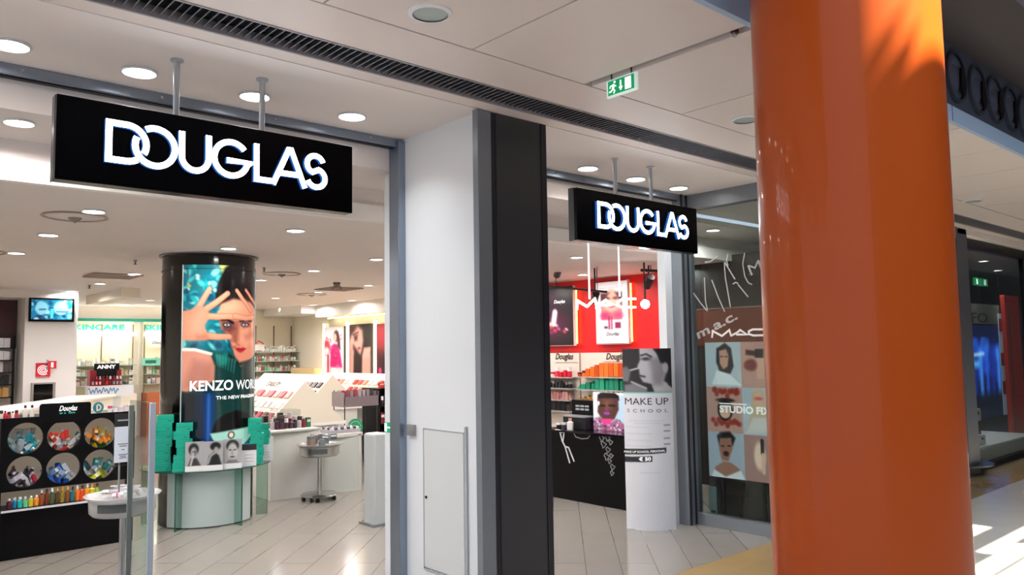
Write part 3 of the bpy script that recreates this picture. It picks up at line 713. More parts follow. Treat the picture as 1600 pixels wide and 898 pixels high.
A.poly(z8((470, 560), (545, 560), (530, 760), (480, 810), (455, 700)), (120, 62, 50), 12, .75)
A.poly(z8((365, 430), (480, 385), (640, 400), (650, 480), (500, 500), (380, 500)), SKL, 22, .5)
A.poly(z8((360, 560), (470, 575), (500, 640), (460, 690), (385, 670)), (84, 42, 42), 9, .85)
A.poly(z8((550, 560), (640, 560), (650, 620), (570, 640)), (100, 55, 50), 8, .8)
for ex, ey in ((425, 608), (596, 604)):
    (a, b), = z8((ex, ey)); A.pe(a, b, 6.0, 3.4, (34, 20, 22), 2); A.pe(a, b, 4.2, 1.9, (200, 200, 205), 1.5); A.pe(a, b, 1.7, 1.9, (60, 80, 90), 1.5)
A.line(z8((375, 560), (430, 562), (480, 590)), .028, (24, 14, 16), 3); A.line(z8((545, 575), (600, 560), (660, 566)), .022, (24, 14, 16), 3)
# dress and shoulder
A.poly([(285, 547), (318, 551), (352, 552), (366, 545), (376, 574), (398, 560), (402, 686), (280, 686)], (10, 50, 48), 6)
A.poly(z1((160, 20), (240, 26), (290, 45), (310, 100), (308, 165), (190, 212), (150, 205)), (206, 140, 118), 4)
A.poly(z1((150, 15), (220, 18), (300, 40), (296, 52), (220, 32), (150, 30)), (235, 228, 215), 2)
A.poly(z1((300, 40), (340, 45), (380, 25), (420, 90), (330, 100)), (24, 130, 122), 8, .7)
A.poly(z1((382, -5), (480, -5), (490, 50), (430, 105), (405, 80)), (206, 130, 104), 4)
A.poly(z1((150, 225), (300, 215), (300, 450), (150, 450)), (8, 14, 26), 12, .9)
A.poly(z1((262, 222), (308, 222), (308, 440), (262, 440)), (20, 70, 150), 14, .85)
A.line(z1((285, 225), (284, 440)), .012, (70, 130, 210), 6, .7)
# hand in front of the face
for pts, w0 in ((((160, 470), (215, 370), (264, 285)), .075), (((215, 480), (320, 410), (428, 322)), .078), (((230, 530), (350, 535), (500, 530)), .082), (((220, 705), (330, 715), (448, 716)), .088), (((650, 470), (570, 370), (512, 292)), .060), (((700, 420), (650, 350), (600, 282)), .050), (((500, 528), (600, 545), (720, 520)), .065)):
    A.line(z8(*pts), w0*.86+.014, SKD, 3, .7, taper=.25); A.line(z8(*pts), w0*.86, SK, 2, taper=.25); A.line(z8(*[(a-4, b-8) for a, b in pts]), w0*.3, SKL, 5, .55, taper=.3)
A.poly(z8((20, 480), (100, 470), (165, 430), (250, 470), (262, 520), (250, 570), (222, 610), (240, 670), (270, 720), (240, 745), (120, 748), (20, 745)), SK, 4)
A.poly(z8((60, 560), (180, 540), (200, 640), (160, 720), (60, 700)), SKL, 30, .55)
A.poly(z8((150, 700), (240, 690), (262, 735), (150, 745)), SKD, 8, .4)
A.line(z8((520, 640), (500, 720), (512, 775), (540, 790)), .016, (140, 76, 60), 4, .8); A.poly(z8((560, 640), (640, 640), (660, 740), (600, 800), (550, 760)), (232, 168, 138), 14, .6)
A.poly(z8((440, 850), (500, 900), (545, 950), (700, 900), (720, 980), (430, 980)), (16, 40, 40), 5)
A.poly(z8((508, 822), (535, 812), (552, 820), (575, 812), (604, 824), (580, 852), (555, 862), (525, 852)), (176, 36, 52), 3); A.line(z8((510, 828), (552, 832), (602, 826)), .012, (110, 16, 34), 2)
A.poly(z8((470, 800), (520, 800), (500, 825), (470, 815)), (120, 60, 48), 4, .6)
for k in range(7): A.line(z1((318+14*k, 52+4*k), (322+12*k, 96+6*k)), .022, (40, 140, 126), 3, .7, taper=.7)
A.poly(z1((215, 70), (300, 90), (305, 160), (200, 205), (170, 190)), (150, 88, 74), 14, .5)
A.poly(z8((640, 660), (720, 640), (720, 700), (600, 750), (580, 700)), SKD, 12, .5)
# perfume bottle at the foot of the poster
A.poly(z1((297, 398), (318, 345), (360, 315), (415, 303), (470, 325), (500, 380), (400, 392)), (10, 9, 10), 3)
A.poly(z1((293, 398), (400, 388), (500, 378), (492, 415), (450, 455), (435, 480), (355, 480), (340, 460), (305, 425)), (160, 212, 198), 3)
A.poly(z1((360, 480), (435, 480), (440, 520), (355, 520)), (180, 200, 192), 3)
a, b = z1((388, 411))[0]; A.pe(a, b, 5.2, 5.6, (70, 50, 40), 2); A.pe(a, b, 3.4, 3.8, (225, 215, 200), 2)
A.a *= .88
A.build('curved_poster', lambda u, v: th2pos(TH0+(TH1-TH0)*u, KZ1+(KZ0-KZ1)*v, CR+.005), printmat('backlit_print', .42, .15), t)
def kwrap(x0, x1, yc, size_px, body, bold, nm, w=None, thn=.002):
    zc = KZ1+(KZ0-KZ1)*(yc-421.)/279.
    ua, ub = px2th(x0), px2th(x1)
    ww = R(ub-ua)*(CR+.006)
    return text(nm, body, (0, 0, 0), UX, UZ, size_px, mat('lettering_white', 'f4f4f4', .4, emit=.5), t, bold=bold, wfit=ww, mapf=lambda c: th2pos((ua+ub)/2+math.degrees(c[0]/(CR+.006)), zc+c[1], CR+.0065+c[2]))
kwrap(297, 361, 603, .130, 'KENZO', .0028, 'lettering')
kwrap(366, 397.4, 603.5, .130, 'WORLD', 0, 'lettering')
kwrap(336, 396.8, 621, .045, 'THE NEW FRAGRANCE', .0004, 'lettering')
m = MB()
for th in (TH0-.6, TH1+.6):
    a = th2pos(th, KZ0, CR+.008); b = th2pos(th, KZ1, CR+.008); m.tube(a, b, .006)
m.build('poster_edge', mat('clear_edge', 'b8c4c8', .2), t)

t = thing('glass_display_table', 'half round glass table around the foot of the dark poster column', 'table', (CX, CY, 0))
m = MB(); out = [(CX+TR*math.cos(CA+R(a)), CY+TR*math.sin(CA+R(a))) for a in range(-100, 101, 5)]; inn = [(CX+(CR+.025)*math.cos(CA+R(a)), CY+(CR+.025)*math.sin(CA+R(a))) for a in range(100, -101, -5)]
n = len(out)
vs = [(x, y, z) for z in (TZ-.012, TZ) for x, y in out+inn[::1]]
N2 = 2*n; fs = []
for i in range(n-1): fs += [(i, N2-1-i, N2-2-i, i+1), (N2+i, N2+i+1, N2+N2-2-i, N2+N2-1-i)]
m.add(vs, fs, 0); m.add(vs, [(i, i+1, N2+i+1, N2+i) for i in range(n-1)], 1)
m.build('glass_top', [GLASSG, GEDGE], t)
for a in (-27, 33, -88, 88):
    ax, ay = math.cos(CA+R(a)), math.sin(CA+R(a)); q = MB(); r0, r1 = CR+.03, TR-.03; nx, ny = -ay*.006, ax*.006
    P = [(CX+r0*ax-nx, CY+r0*ay-ny), (CX+r1*ax-nx, CY+r1*ay-ny), (CX+r1*ax+nx, CY+r1*ay+ny), (CX+r0*ax+nx, CY+r0*ay+ny)]
    q.prism(P, 0, TZ-.013, 0); r2 = r1+.004
    q.prism([(CX+r1*ax-nx, CY+r1*ay-ny), (CX+r2*ax-nx, CY+r2*ay-ny), (CX+r2*ax+nx, CY+r2*ay+ny), (CX+r1*ax+nx, CY+r1*ay+ny)], 0, TZ-.013, 1); q.build('glass_leg', [GLASSG, GEDGE], t)
# teal gift boxes stacked on it
def teal_stack(xs, side, rows, w, h, top_extra):
    for ci, px in enumerate(xs):
        base = ring_at(px, .515)
        d = vdir(base[0], base[1]); rz = math.atan2(d[1], d[0])-math.pi/2
        # keep the stack on the table ring
        v = np.array([base[0]-CX, base[1]-CY]); rr = np.hypot(*v); rr2 = .515; ctr = np.array([CX, CY])+v/rr*rr2
        for k in range(rows[ci]):
            ctr2 = ctr+np.array([math.cos(rz), math.sin(rz)])*random.uniform(-.019, .019)
            o = goods('plainbox', 'teal', (ctr2[0], ctr2[1], TZ+.001+k*h), (w*random.uniform(.94, 1.02), .10, h*.985), 'teal gift box, %s from the bottom in the %s column of the %s stack' % (ORD[k], ['left', 'right'][ci], side), 'gift box', 'teal gift boxes stacked on the glass table', rz+random.uniform(-.06, .06), name='gift_box')
mm = MB(); mm.box(-.5, -.5, 0, .5, .5, 1, 0); mm.box(-.505, -.505, .52, .505, .505, .56, 1); mm.box(.15, -.508, .2, .38, -.5, .34, 1)
oo = mm.build('gift_box', [TEAL, mat('teal_dark', '0c7c6c', .5)], local=True); GM[('plainbox', 'teal', 'eeeeee')] = oo.data; bpy.data.objects.remove(oo)
teal_stack((256, 286), 'left', (7, 6), .145, .0725, 0)
teal_stack((400, 427), 'right', (6, 5), .125, .0725, 0)
# black and white picture cards and price cards standing on the table
def bw_card(x0, x1, yt, yb, kind, label):
    o, u, v, w, h, d = card_frame(x0, x1, yt, yb, TZ)
    t = thing('picture_card', label, 'picture card', tuple(o+u*w/2), 'black and white picture cards on the glass table')
    q = MB(); q.plate(o+d*.006, u, v, [(0, 0), (w, 0), (w, h), (0, h)], .005); q.build('backing', BLACK, t)
    A = Art(40, 66, (170, 170, 172)); A.asp = 1.6
    A.rect(0, .82, 1, 1.02, (238, 238, 240))
    A.a[:, :] = A.a
    if kind == 0:
        A.ell(.45, .26, .27, .20, (22, 22, 24), 4); A.ell(.46, .36, .17, .17, (182, 180, 178), 4); A.ell(.53, .37, .06, .1, (110, 108, 108), 4); A.poly([(.15, .82), (.3, .56), (.62, .56), (.85, .82)], (60, 60, 62), 4, px=False); A.line([(.3, .78), (.42, .5)], .1, (200, 198, 196), 3, px=False)
        A.ell(.40, .34, .035, .015, (30, 30, 30), 2); A.ell(.53, .34, .035, .015, (30, 30, 30), 2)
    elif kind == 1:
        A.ell(.62, .18, .26, .14, (18, 18, 20), 4); A.ell(.66, .3, .13, .11, (160, 158, 158), 4); A.poly([(.2, .84), (.3, .5), (.55, .36), (.8, .5), (.95, .84)], (30, 30, 32), 4, px=False); A.line([(.25, .75), (.38, .5), (.6, .4)], .12, (170, 168, 168), 4, px=False); A.rect(0, .82, 1, 1.02, (238, 238, 240))
    else:
        A.ell(.5, .22, .33, .2, (26, 26, 28), 4); A.ell(.5, .42, .27, .30, (196, 194, 192), 4); A.ell(.38, .36, .06, .02, (30, 30, 30), 2); A.ell(.62, .36, .06, .02, (30, 30, 30), 2); A.line([(.5, .38), (.47, .5), (.54, .51)], .025, (120, 118, 118), 3, px=False); A.ell(.5, .60, .12, .03, (70, 66, 66), 2); A.poly([(.1, .84), (.3, .7), (.7, .7), (.9, .84)], (120, 118, 120), 4, px=False)
    A.rect(0, .82, 1, 1.02, (238, 238, 240))
    A.build('photo_print', lambda a, b: o+u*w*a+v*h*(1-b)-d*.0005, printmat('card_print'), t)
bw_card(290, 317, 696, 742, 0, 'leftmost black and white picture card showing a person leaning on a hand')
bw_card(318, 347, 695, 740, 1, 'middle black and white picture card showing a person with bent arm')
bw_card(349, 377, 694, 739, 2, 'right black and white picture card showing a smiling face')
def price_card(x0, x1, yt, yb, label, top=True, zb=TZ, plane=None):
    o, u, v, w, h, d = card_frame(x0, x1, yt, yb, zb, plane)
    t = thing('price_card', label, 'card', tuple(o+u*w/2))
    q = MB(); q.plate(o+d*.006, u, v, [(0, 0), (w, 0), (w, h), (0, h)], .006); q.build('card', mat('card_white', 'e6e6ea', .4), t)
    if top: q = MB(); q.plate(o+d*.0, u, v, [(0, h*.72), (w, h*.72), (w, h), (0, h)], .002); q.build('header', mat('card_dark', '2a2c2e', .4), t)
    q = MB()
    for k in range(3): q.plate(o, u, v, [(w*.2, h*(.2+.15*k)), (w*.8, h*(.2+.15*k)), (w*.8, h*(.22+.15*k)), (w*.2, h*(.22+.15*k))], .001)
    q.build('small_print', mat('print_grey', '9a9aa0', .5), t)
price_card(378, 400, 703, 737, 'white price card with dark header right of the picture cards')
price_card(409, 424, 707, 732, 'small white price card in front of the right teal boxes', False)

# ============================================================ BLACK GONDOLA WITH ROUND OPENINGS
GY = 7.377
t = thing('display_gondola', 'low black display unit with six round openings and a rounded header board', 'display unit', (1.62, 7.6, 0))
def holed(x0, x1, z0, z1, cs, r, y0, y1):
    m = MB(); xsb = [x0]+[(a+b)/2 for a, b in zip(sorted({c[0] for c in cs})[:-1], sorted({c[0] for c in cs})[1:])]+[x1]; zsb = [z0]+[(a+b)/2 for a, b in zip(sorted({c[1] for c in cs})[:-1], sorted({c[1] for c in cs})[1:])]+[z1]
    for cx, cz in cs:
        a0 = max(v for v in xsb if v < cx); a1 = min(v for v in xsb if v > cx); b0 = max(v for v in zsb if v < cz); b1 = min(v for v in zsb if v > cz)
        n = 40; vs = []
        for i in range(n):
            th = 2*math.pi*i/n; c, s = math.cos(th), math.sin(th)
            k = min((a1-cx)/c if c > 1e-9 else 1e9, (cx-a0)/-c if c < -1e-9 else 1e9, (b1-cz)/s if s > 1e-9 else 1e9, (cz-b0)/-s if s < -1e-9 else 1e9)
            vs += [(cx+r*c, y0, cz+r*s), (cx+k*c, y0, cz+k*s), (cx+r*c, y1, cz+r*s)]
        for X, Z in ((a0, b0), (a1, b0), (a1, b1), (a0, b1)): vs.append((X, y0, Z))
        fs = []
        for i in range(n):
            j = (i+1) % n; fs += [(3*i, 3*j, 3*j+1, 3*i+1), (3*i+2, 3*j+2, 3*j, 3*i)]
            pa, pb = vs[3*i+1], vs[3*j+1]
            if abs(pa[0]-pb[0]) > 1e-6 and abs(pa[2]-pb[2]) > 1e-6:
                ci = min(range(4), key=lambda q: (vs[3*n+q][0]-(pa[0]+pb[0])/2)**2+(vs[3*n+q][2]-(pa[2]+pb[2])/2)**2); fs.append((3*i+1, 3*j+1, 3*n+ci))
        m.add(vs, fs)
    return m
HC = [(x, z) for x in (1.277, 1.553, 1.826) for z in (.676, .942)]
holed(1.12, 2.10, .53, 1.108, HC, .125, GY, GY+.03).build('front_panel', BLACK, t)
m = MB(); m.box(1.12, GY+.0, .0, 2.10, GY+.42, .40); m.build('base_cabinet', BLACK, t)
m = MB(); m.box(1.10, GY, .40, 1.12, GY+.42, 1.108); m.box(2.08, GY+.03, .40, 2.10, GY+.42, 1.108); m.build('side_panel', BLACK, t)
m = MB(); m.box(1.12, GY+.03, 1.09, 2.08, GY+.42, 1.108); m.build('top_panel', BLACK, t)
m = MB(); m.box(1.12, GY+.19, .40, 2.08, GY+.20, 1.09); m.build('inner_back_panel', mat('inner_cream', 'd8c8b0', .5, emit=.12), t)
for z in (.53, .80): m = MB(); m.box(1.12, GY+.03, z, 2.08, GY+.19, z+.012); m.build('inner_shelf', BLACK, t)
m = MB(); m.box(1.11, GY-.09, .385, 1.93, GY+.01, .405); m.build('ledge', BLACK, t); m = MB(); m.box(1.11, GY-.094, .385, 1.93, GY-.09, .402); m.build('ledge_label_strip', mat('strip_white', 'd8d8e0', .4), t)
pl = [(1.365, 1.05), (1.745, 1.05), (1.745, 1.185)]+arc(1.725, 1.190, .02, 0, 90, 6)+arc(1.388, 1.19, .023, 90, 180, 6)
m = MB(); m.plate((0, GY-.002, 0), UX, UZ, [(x, z) for x, z in pl], .012); hb = m.build('header_board', BLACK, t)
text('lettering', 'Douglas', (1.57, GY-.0155, 1.165), UX, UZ, .060, mat('lettering_white'), hb, bold=.0008, shear=.35, wfit=.135)
m = MB()
for k, w_ in enumerate((.028, .016, .038, .020)): m.box(1.51+.033*k, GY-.0165, 1.122, 1.51+.033*k+w_*.8, GY-.0145, 1.134)
m.build('small_print', mat('lettering_teal', '2aa38c', .5), hb)
heap = [(['1a8c9c', '157088', 'c8d4d8', '2aa0a8', '8fb8bc'], 'teal and white'), (['c8322c', '3a3436', 'c0c4cc', 'e0e2e6', 'b8bcc4', 'd0452c'], 'red and silver'), (['d8b82c', '3c8c3c', 'b8ccd0', '34383a', 'e08a2c', '1f7a3c'], 'yellow and green'),
        (['2a2830', '8a8a98', 'c8c8d4', '484454', 'b0203a'], 'grey and dark'), (['2050b8', '2c6cd0', '9cb4d0', '5c86b8', 'c0ccd8'], 'blue'), (['1c4c8c', 'c8cc40', 'a4a8b8', '6870a0', '208c8c'], 'blue and lime')]
pos = ['upper left', 'upper middle', 'upper right', 'lower left', 'lower middle', 'lower right']
for i, (zz, xx) in enumerate([(z, x) for z in (.942, .676) for x in (1.277, 1.553, 1.826)]):
    cols, cn = heap[i]
    for k in range(17):
        lay = k//6; x = xx-.088+.035*(k % 6)+random.uniform(-.01, .01); z = zz-.135+.045*lay+random.uniform(-.004, .012)+.05*abs(x-xx)/.1*0; y = GY+.055+random.uniform(0, .07)
        c = cols[(k*len(cols)//17+random.randint(0, 1)) % len(cols)]
        goods(random.choice(['box', 'tube', 'bottle']), c, (x, y, z), (.036, .03, .085), 'small %s travel size pack heaped in the %s round opening' % (cn, pos[i]), 'travel size pack', 'travel packs in the %s round opening' % pos[i], rot=(random.uniform(-.4, .3), random.uniform(-1.0, 1.0), random.uniform(-1, 1)), cap='e8e8e8')
row((1.19, GY+.16, .855), (1.37, GY+.16, .855), 6, ['box'], ['ece6dc'], (.15, .16), .9, 'slim cream box in a row behind the teal packs', 'box', 'cream boxes in the upper left opening', depth=.03)
bc = ['5a1c30', '1c6c94', '20b0a8', '6cc490', 'd8cc38', 'e88828']; bc2 = ['8c4820', '6c3018', '4c5c38', '5c4424', '8c7428', '7c4c28', '246c70', 'e86c1c', 'e8501c', 'f0a828', 'e8c83c', '98b848']
row((1.15, GY-.045, .406), (1.375, GY-.045, .406), 6, ['bottle'], bc, (.080, .084), .92, 'small bright coloured bottle at the left end of the black unit ledge', 'bottle', 'small coloured bottles on the ledge', caps=('e8e8e8',), jit=0)
row((1.375, GY-.04, .406), (1.82, GY-.04, .406), 12, ['bottle'], bc2, (.118, .126), .92, 'taller coloured bottle in the middle of the black unit ledge', 'bottle', 'taller coloured bottles on the ledge', caps=('d8a040', 'e8e8e8', '50382c'), jit=0)
row((1.10, GY+.06, 1.109), (1.23, GY+.06, 1.109), 5, ['jar', 'bottle'], ['c83040', 'e8e0dc'], (.05, .065), .9, 'tiny red and white jar on the left top of the black unit', 'jar', 'tiny jars on the black unit', caps=('3c3030',))
goods('bottle', 'e6dfda', (1.277, GY+.06, 1.109), (.034, .034, .095), 'left one of two white bottles with dark caps on top of the black unit', 'bottle', 'two white bottles with dark caps', cap='4c2c28')
goods('bottle', 'e6dfda', (1.325, GY+.06, 1.109), (.034, .034, .095), 'right one of two white bottles with dark caps on top of the black unit', 'bottle', 'two white bottles with dark caps', cap='4c2c28')
t = thing('round_emblem_disc', 'small round teal and cream emblem disc standing on the right end of the black unit', 'emblem', (1.82, GY+.05, 1.109))
q = MB(); c_ = (1.815, 1.155); q.plate((0, GY+.05, 0), UX, UZ, [(c_[0]+.042*math.cos(a), c_[1]+.046*math.sin(a)) for a in np.linspace(0, 6.283, 28)[:-1]], .008); q.build('disc', mat('emblem_teal', '2c7c88', .4), t)
q = MB(); q.stroke((0, GY+.041, 0), UX, UZ, arc(c_[0]-.006, c_[1], .024, 100, -100, 14)+[(c_[0]-.012, c_[1]+.02)], .011, .002); q.build('emblem_stroke', mat('emblem_cream', 'ddd8c0', .4), t)
row((1.89, GY+.06, 1.109), (2.06, GY+.06, 1.109), 4, ['box', 'jar'], ['d8c8d0', 'e8e4e4'], (.04, .06), .85, 'small pale box on the right end of the black unit top', 'box', 'pale boxes on the black unit', caps=('b8507c', 'd0c8c8'))
t = thing('shelf_unit', 'dark narrow shelf unit cut by the left edge, beside the black display unit', 'shelf unit', (.9, 7.5, 0))
m = MB(); m.box(.72, 7.24, 0, 1.085, 7.7, .08); m.box(.72, 7.24, 0, .74, 7.7, 1.10); m.box(1.065, 7.24, 0, 1.085, 7.7, 1.10); m.box(.72, 7.68, 0, 1.085, 7.7, 1.10); m.build('carcass', mat('shelf_dark', '2a2426', .4), t)
for z in (.3, .55, .8, 1.08): m = MB(); m.box(.72, 7.26, z, 1.085, 7.7, z+.02); m.build('shelf', mat('shelf_dark'), t)
for z in (.32, .57, .82): row((.76, 7.36, z), (1.05, 7.36, z), 4, ['box', 'jar'], ['8c8490', 'c8b8bc', '2a8c8c'], (.12, .16), .8, 'pale pack on the dark shelf unit at the left edge', 'box', 'packs on the dark left shelf unit')

# ============================================================ ACRYLIC TROLLEY AND SECURITY GATE
def trolley(x, y, r, zt0, zt1, label, poler=.02, chrome=True):
    t = thing('display_trolley', label, 'display trolley', (x, y, 0))
    mt = mat('tray_acrylic', 'dcdcdc', .2, alpha=.62) if not chrome else mat('tray_silver', 'b8b8b4', .25, .6)
    h = zt1-zt0
    m = MB(); m.lathe([(.02, zt0), (r*.82, zt0), (r*.90, zt0+h*.15), (r*.92, zt0+h*.8), (r*1.02, zt1-.01), (r*1.05, zt1), (r*.98, zt1), (r*.88, zt0+h*.8), (r*.86, zt0+h*.2), (.02, zt0+.012)], (x, y, 0), 48, caps=False); m.build('tray', mt, t, smooth=True)
    m = MB(); m.lathe([(.02, zt1-.03), (r*.9, zt1-.03), (r*.9, zt1-.024), (.02, zt1-.024)], (x, y, 0), 40, caps=False); m.build('tray_floor', mt, t)
    m = MB(); m.lathe([(r*.925, zt0+h*.30), (r*.93, zt0+h*.30), (r*.93, zt0+h*.72), (r*.925, zt0+h*.72)], (x, y, 0), 14, 0, R(-150), R(-95)); m.build('label_window', mat('window_dark', '4c504e', .3), t)
    m = MB(); m.cyl((x, y, .06), poler, zt0-.06, 20); m.build('pole', CHROME if chrome else STEEL, t, smooth=True)
    m = MB(); m.lathe([(r*.82, .05), (r*.86, .06), (r*.8, .072), (.06, .085), (.03, .10)], (x, y, 0), 40); m.build('base_plate', CHROME, t, smooth=True)
    for k in range(5):
        a = R(72*k+20); cx_, cy_ = x+r*.72*math.cos(a), y+r*.72*math.sin(a); q = MB(); q.tube((cx_-.012, cy_, .025), (cx_+.012, cy_, .025), .025, 16); q.box(cx_-.008, cy_-.008, .03, cx_+.008, cy_+.008, .055); q.build('castor', BLACK, t, smooth=False)
    return t
KS = .86; zk = lambda z: 1.6-(1.6-z)*KS
t1 = trolley(1.70*KS, 6.22*KS, .245*KS, zk(.455), zk(.595), 'clear acrylic round trolley tray on a pole at the lower left', .018, False)
m = MB(); m.cyl((1.66*KS, 6.18*KS, zk(.59)), .006, .22, 10); m.build('sign_pole', STEEL, t1)
YS = 6.18*KS; a = on(177, 728, 'y', YS); b = on(206, 645, 'y', YS)
t = thing('price_sign', 'clear sign holder with white price sheet and dark header above the acrylic trolley', 'sign', ((a[0]+b[0])/2, YS, float(a[2])))
q = MB(); q.box(a[0]-.004, YS-.008, a[2], b[0]+.004, YS, b[2]+.015); q.build('clear_holder', CLEAR, t)
q = MB(); q.box(a[0], YS-.014, a[2]+.02, b[0], YS-.0088, b[2]-.08); q.build('white_sheet', mat('sheet_white', 'dfe4ee', .4), t); q = MB(); q.box(a[0], YS-.014, b[2]-.079, b[0], YS-.0088, b[2]); q.build('dark_header', mat('card_dark'), t)
q = MB(); q.box((a[0]+b[0])/2-.035, YS-.0148, b[2]-.045, (a[0]+b[0])/2+.035, YS-.014, b[2]-.036); q.build('header_print', mat('print_pale', 'a8a8b0', .5), t)
q = MB()
for z, w in ((.955, .07), (.94, .05), (.915, .02), (.88, .06), (.868, .04), (.856, .05)):
    q.box((a[0]+b[0])/2-w/2*KS, YS-.0148, zk(z), (a[0]+b[0])/2+w/2*KS, YS-.014, zk(z)+.005)
q.build('small_print', mat('print_dark', '5c5c68', .5), t)
tcols = [('d8487c', 'pink'), ('e8e4e6', 'white'), ('e8e4e6', 'white'), ('e4ccd4', 'pale pink'), ('e8e4e6', 'white'), ('dcdce0', 'white'), ('c8b0b8', 'mauve'), ('e8e4e6', 'white')]
for k, (c, cn) in enumerate(tcols):
    aa = R(200+k*42); rr = .07+.04*(k % 2)
    goods('tube', c, (1.70*KS+rr*math.cos(aa), 6.22*KS+rr*math.sin(aa), zk(.592)+.012*(k % 3)), (.04, .04, .12), '%s cosmetic tube lying in the acrylic trolley tray' % cn, 'tube', 'tubes in the acrylic trolley', rot=(R(82), 0, R(40*k+60)), cap='f4f4f4')
q0 = on(238, 629, 'y', 4.50); X0 = float(q0[0])
t = thing('security_gate', 'tall clear acrylic security gate panel with pale edge at the left entrance', 'security gate', (X0, 4.7, 0))
yf = float(on(206, 640, 'x', X0)[1])
m = MB(); m.box(X0-.012, 4.502, 0, X0+.012, yf, float(q0[2])-.0); m.build('clear_panel', glassmat('gate_acrylic', 'e6eaea', rough=.05, fac=.07), t, bevel=.003)
m = MB(); m.box(X0-.016, 4.482, 0, X0+.016, 4.502, float(q0[2])); m.build('front_edge', mat('gate_edge', 'aab6c2', .25), t, bevel=.004)
m = MB(); m.box(X0-.014, yf, 0, X0+.014, yf+.012, float(q0[2])-.03); m.build('rear_edge', mat('gate_rear', '8c9494', .3), t)
m = MB(); m.box(X0-.02, 4.482, 0, X0+.02, yf+.01, .05); m.build('foot', STEEL, t)

# ============================================================ WHITE DESK, SILVER TROLLEY, TESTER ISLANDS
t = thing('display_cabinet', 'white low counter cabinet standing behind the silver trolley', 'cabinet', (4.2, 8.5, 0))
m = MB(); m.prism([(3.72, 8.18), (4.28, 8.13), (4.28, 8.9), (3.72, 8.9)], 0, .73); m.build('body', mat('desk_white', 'd9d8d2', .3), t, bevel=.004)
m = MB(); m.prism([(4.28, 8.13), (4.76, 8.08), (4.76, 8.11), (4.28, 8.16)], .0, .62); m.prism([(4.74, 8.08), (4.78, 8.08), (4.78, 8.9), (4.74, 8.9)], 0, .64); m.build('open_end_panel', mat('panel_glassy', 'c6cac4', .2), t)
m = MB(); m.box(4.26, 8.08, .62, 4.80, 8.9, .66); m.box(3.70, 8.12, .73, 4.28, 8.92, .75); m.build('worktop', mat('desk_white'), t, bevel=.003)
t2 = trolley(4.13, 7.86, .235, .475, .605, 'silver round trolley tray on a chrome pole in front of the white cabinet', .026, True)
gc = ['6c7478', '5c6468', '747c80', '4c5256', '8a7468', '6a7276']
for k in range(12):
    a = R(30*k*1.7); rr = .06+.10*((k*7) % 10)/10
    goods('box', gc[k % 6], (4.13+rr*math.cos(a), 7.86+rr*math.sin(a), .602+.035*(k//6)), (.085, .05, .06), 'small grey box piled on the silver trolley tray', 'box', 'grey boxes on the silver trolley', rz=a)
price_card(487, 505, 645, 681, 'small clear standing price card above the silver trolley boxes', False, plane=('y', 7.9))
price_card(495, 508, 628, 648, 'small white price card with dark header, higher on the silver trolley', True, plane=('y', 7.95))
t = thing('sample_tray', 'grey tray of chequered sample strips on the cabinet end', 'tray', (4.6, 8.3, .662))
q = MB(); q.box(4.42, 8.14, .662, 4.80, 8.42, .70); q.build('tray', mat('tray_grey', 'b0acb0', .4), t)
q = MB(); rt = Matrix.Rotation(R(0), 3, 'X')
for i in range(9):
    for j in range(4):
        if (i+j) % 2: q.box(4.44+i*.04, 8.16+j*.06, .70, 4.475+i*.04, 8.21+j*.06, .725)
q.build('dark_samples', mat('sample_dark', '44404c', .4), t)
q = MB()
for i in range(9):
    for j in range(4):
        if not (i+j) % 2: q.box(4.44+i*.04, 8.16+j*.06, .70, 4.475+i*.04, 8.21+j*.06, .722)
q.build('pale_samples', mat('sample_pale', 'dcd8dc', .4), t)
row((3.76, 8.3, .75), (4.24, 8.3, .75), 9, ['jar', 'box', 'bottle'], ['2c2428', '7c2c34', '48303c', 'c8c0c0', '3c6c48'], (.09, .15), .9, 'dark and red cosmetic item on the white cabinet top', 'cosmetic item', 'cosmetics on the white cabinet', caps=('e4dcdc', '303030'))
row((3.76, 8.5, .75), (4.24, 8.5, .75), 8, ['jar', 'box'], ['a83848', '2c2428', 'b8a8a4'], (.10, .17), .9, 'cosmetic item in the second row on the white cabinet top', 'cosmetic item', 'cosmetics in the second row of the white cabinet', caps=('c8c0c0', '303030'))
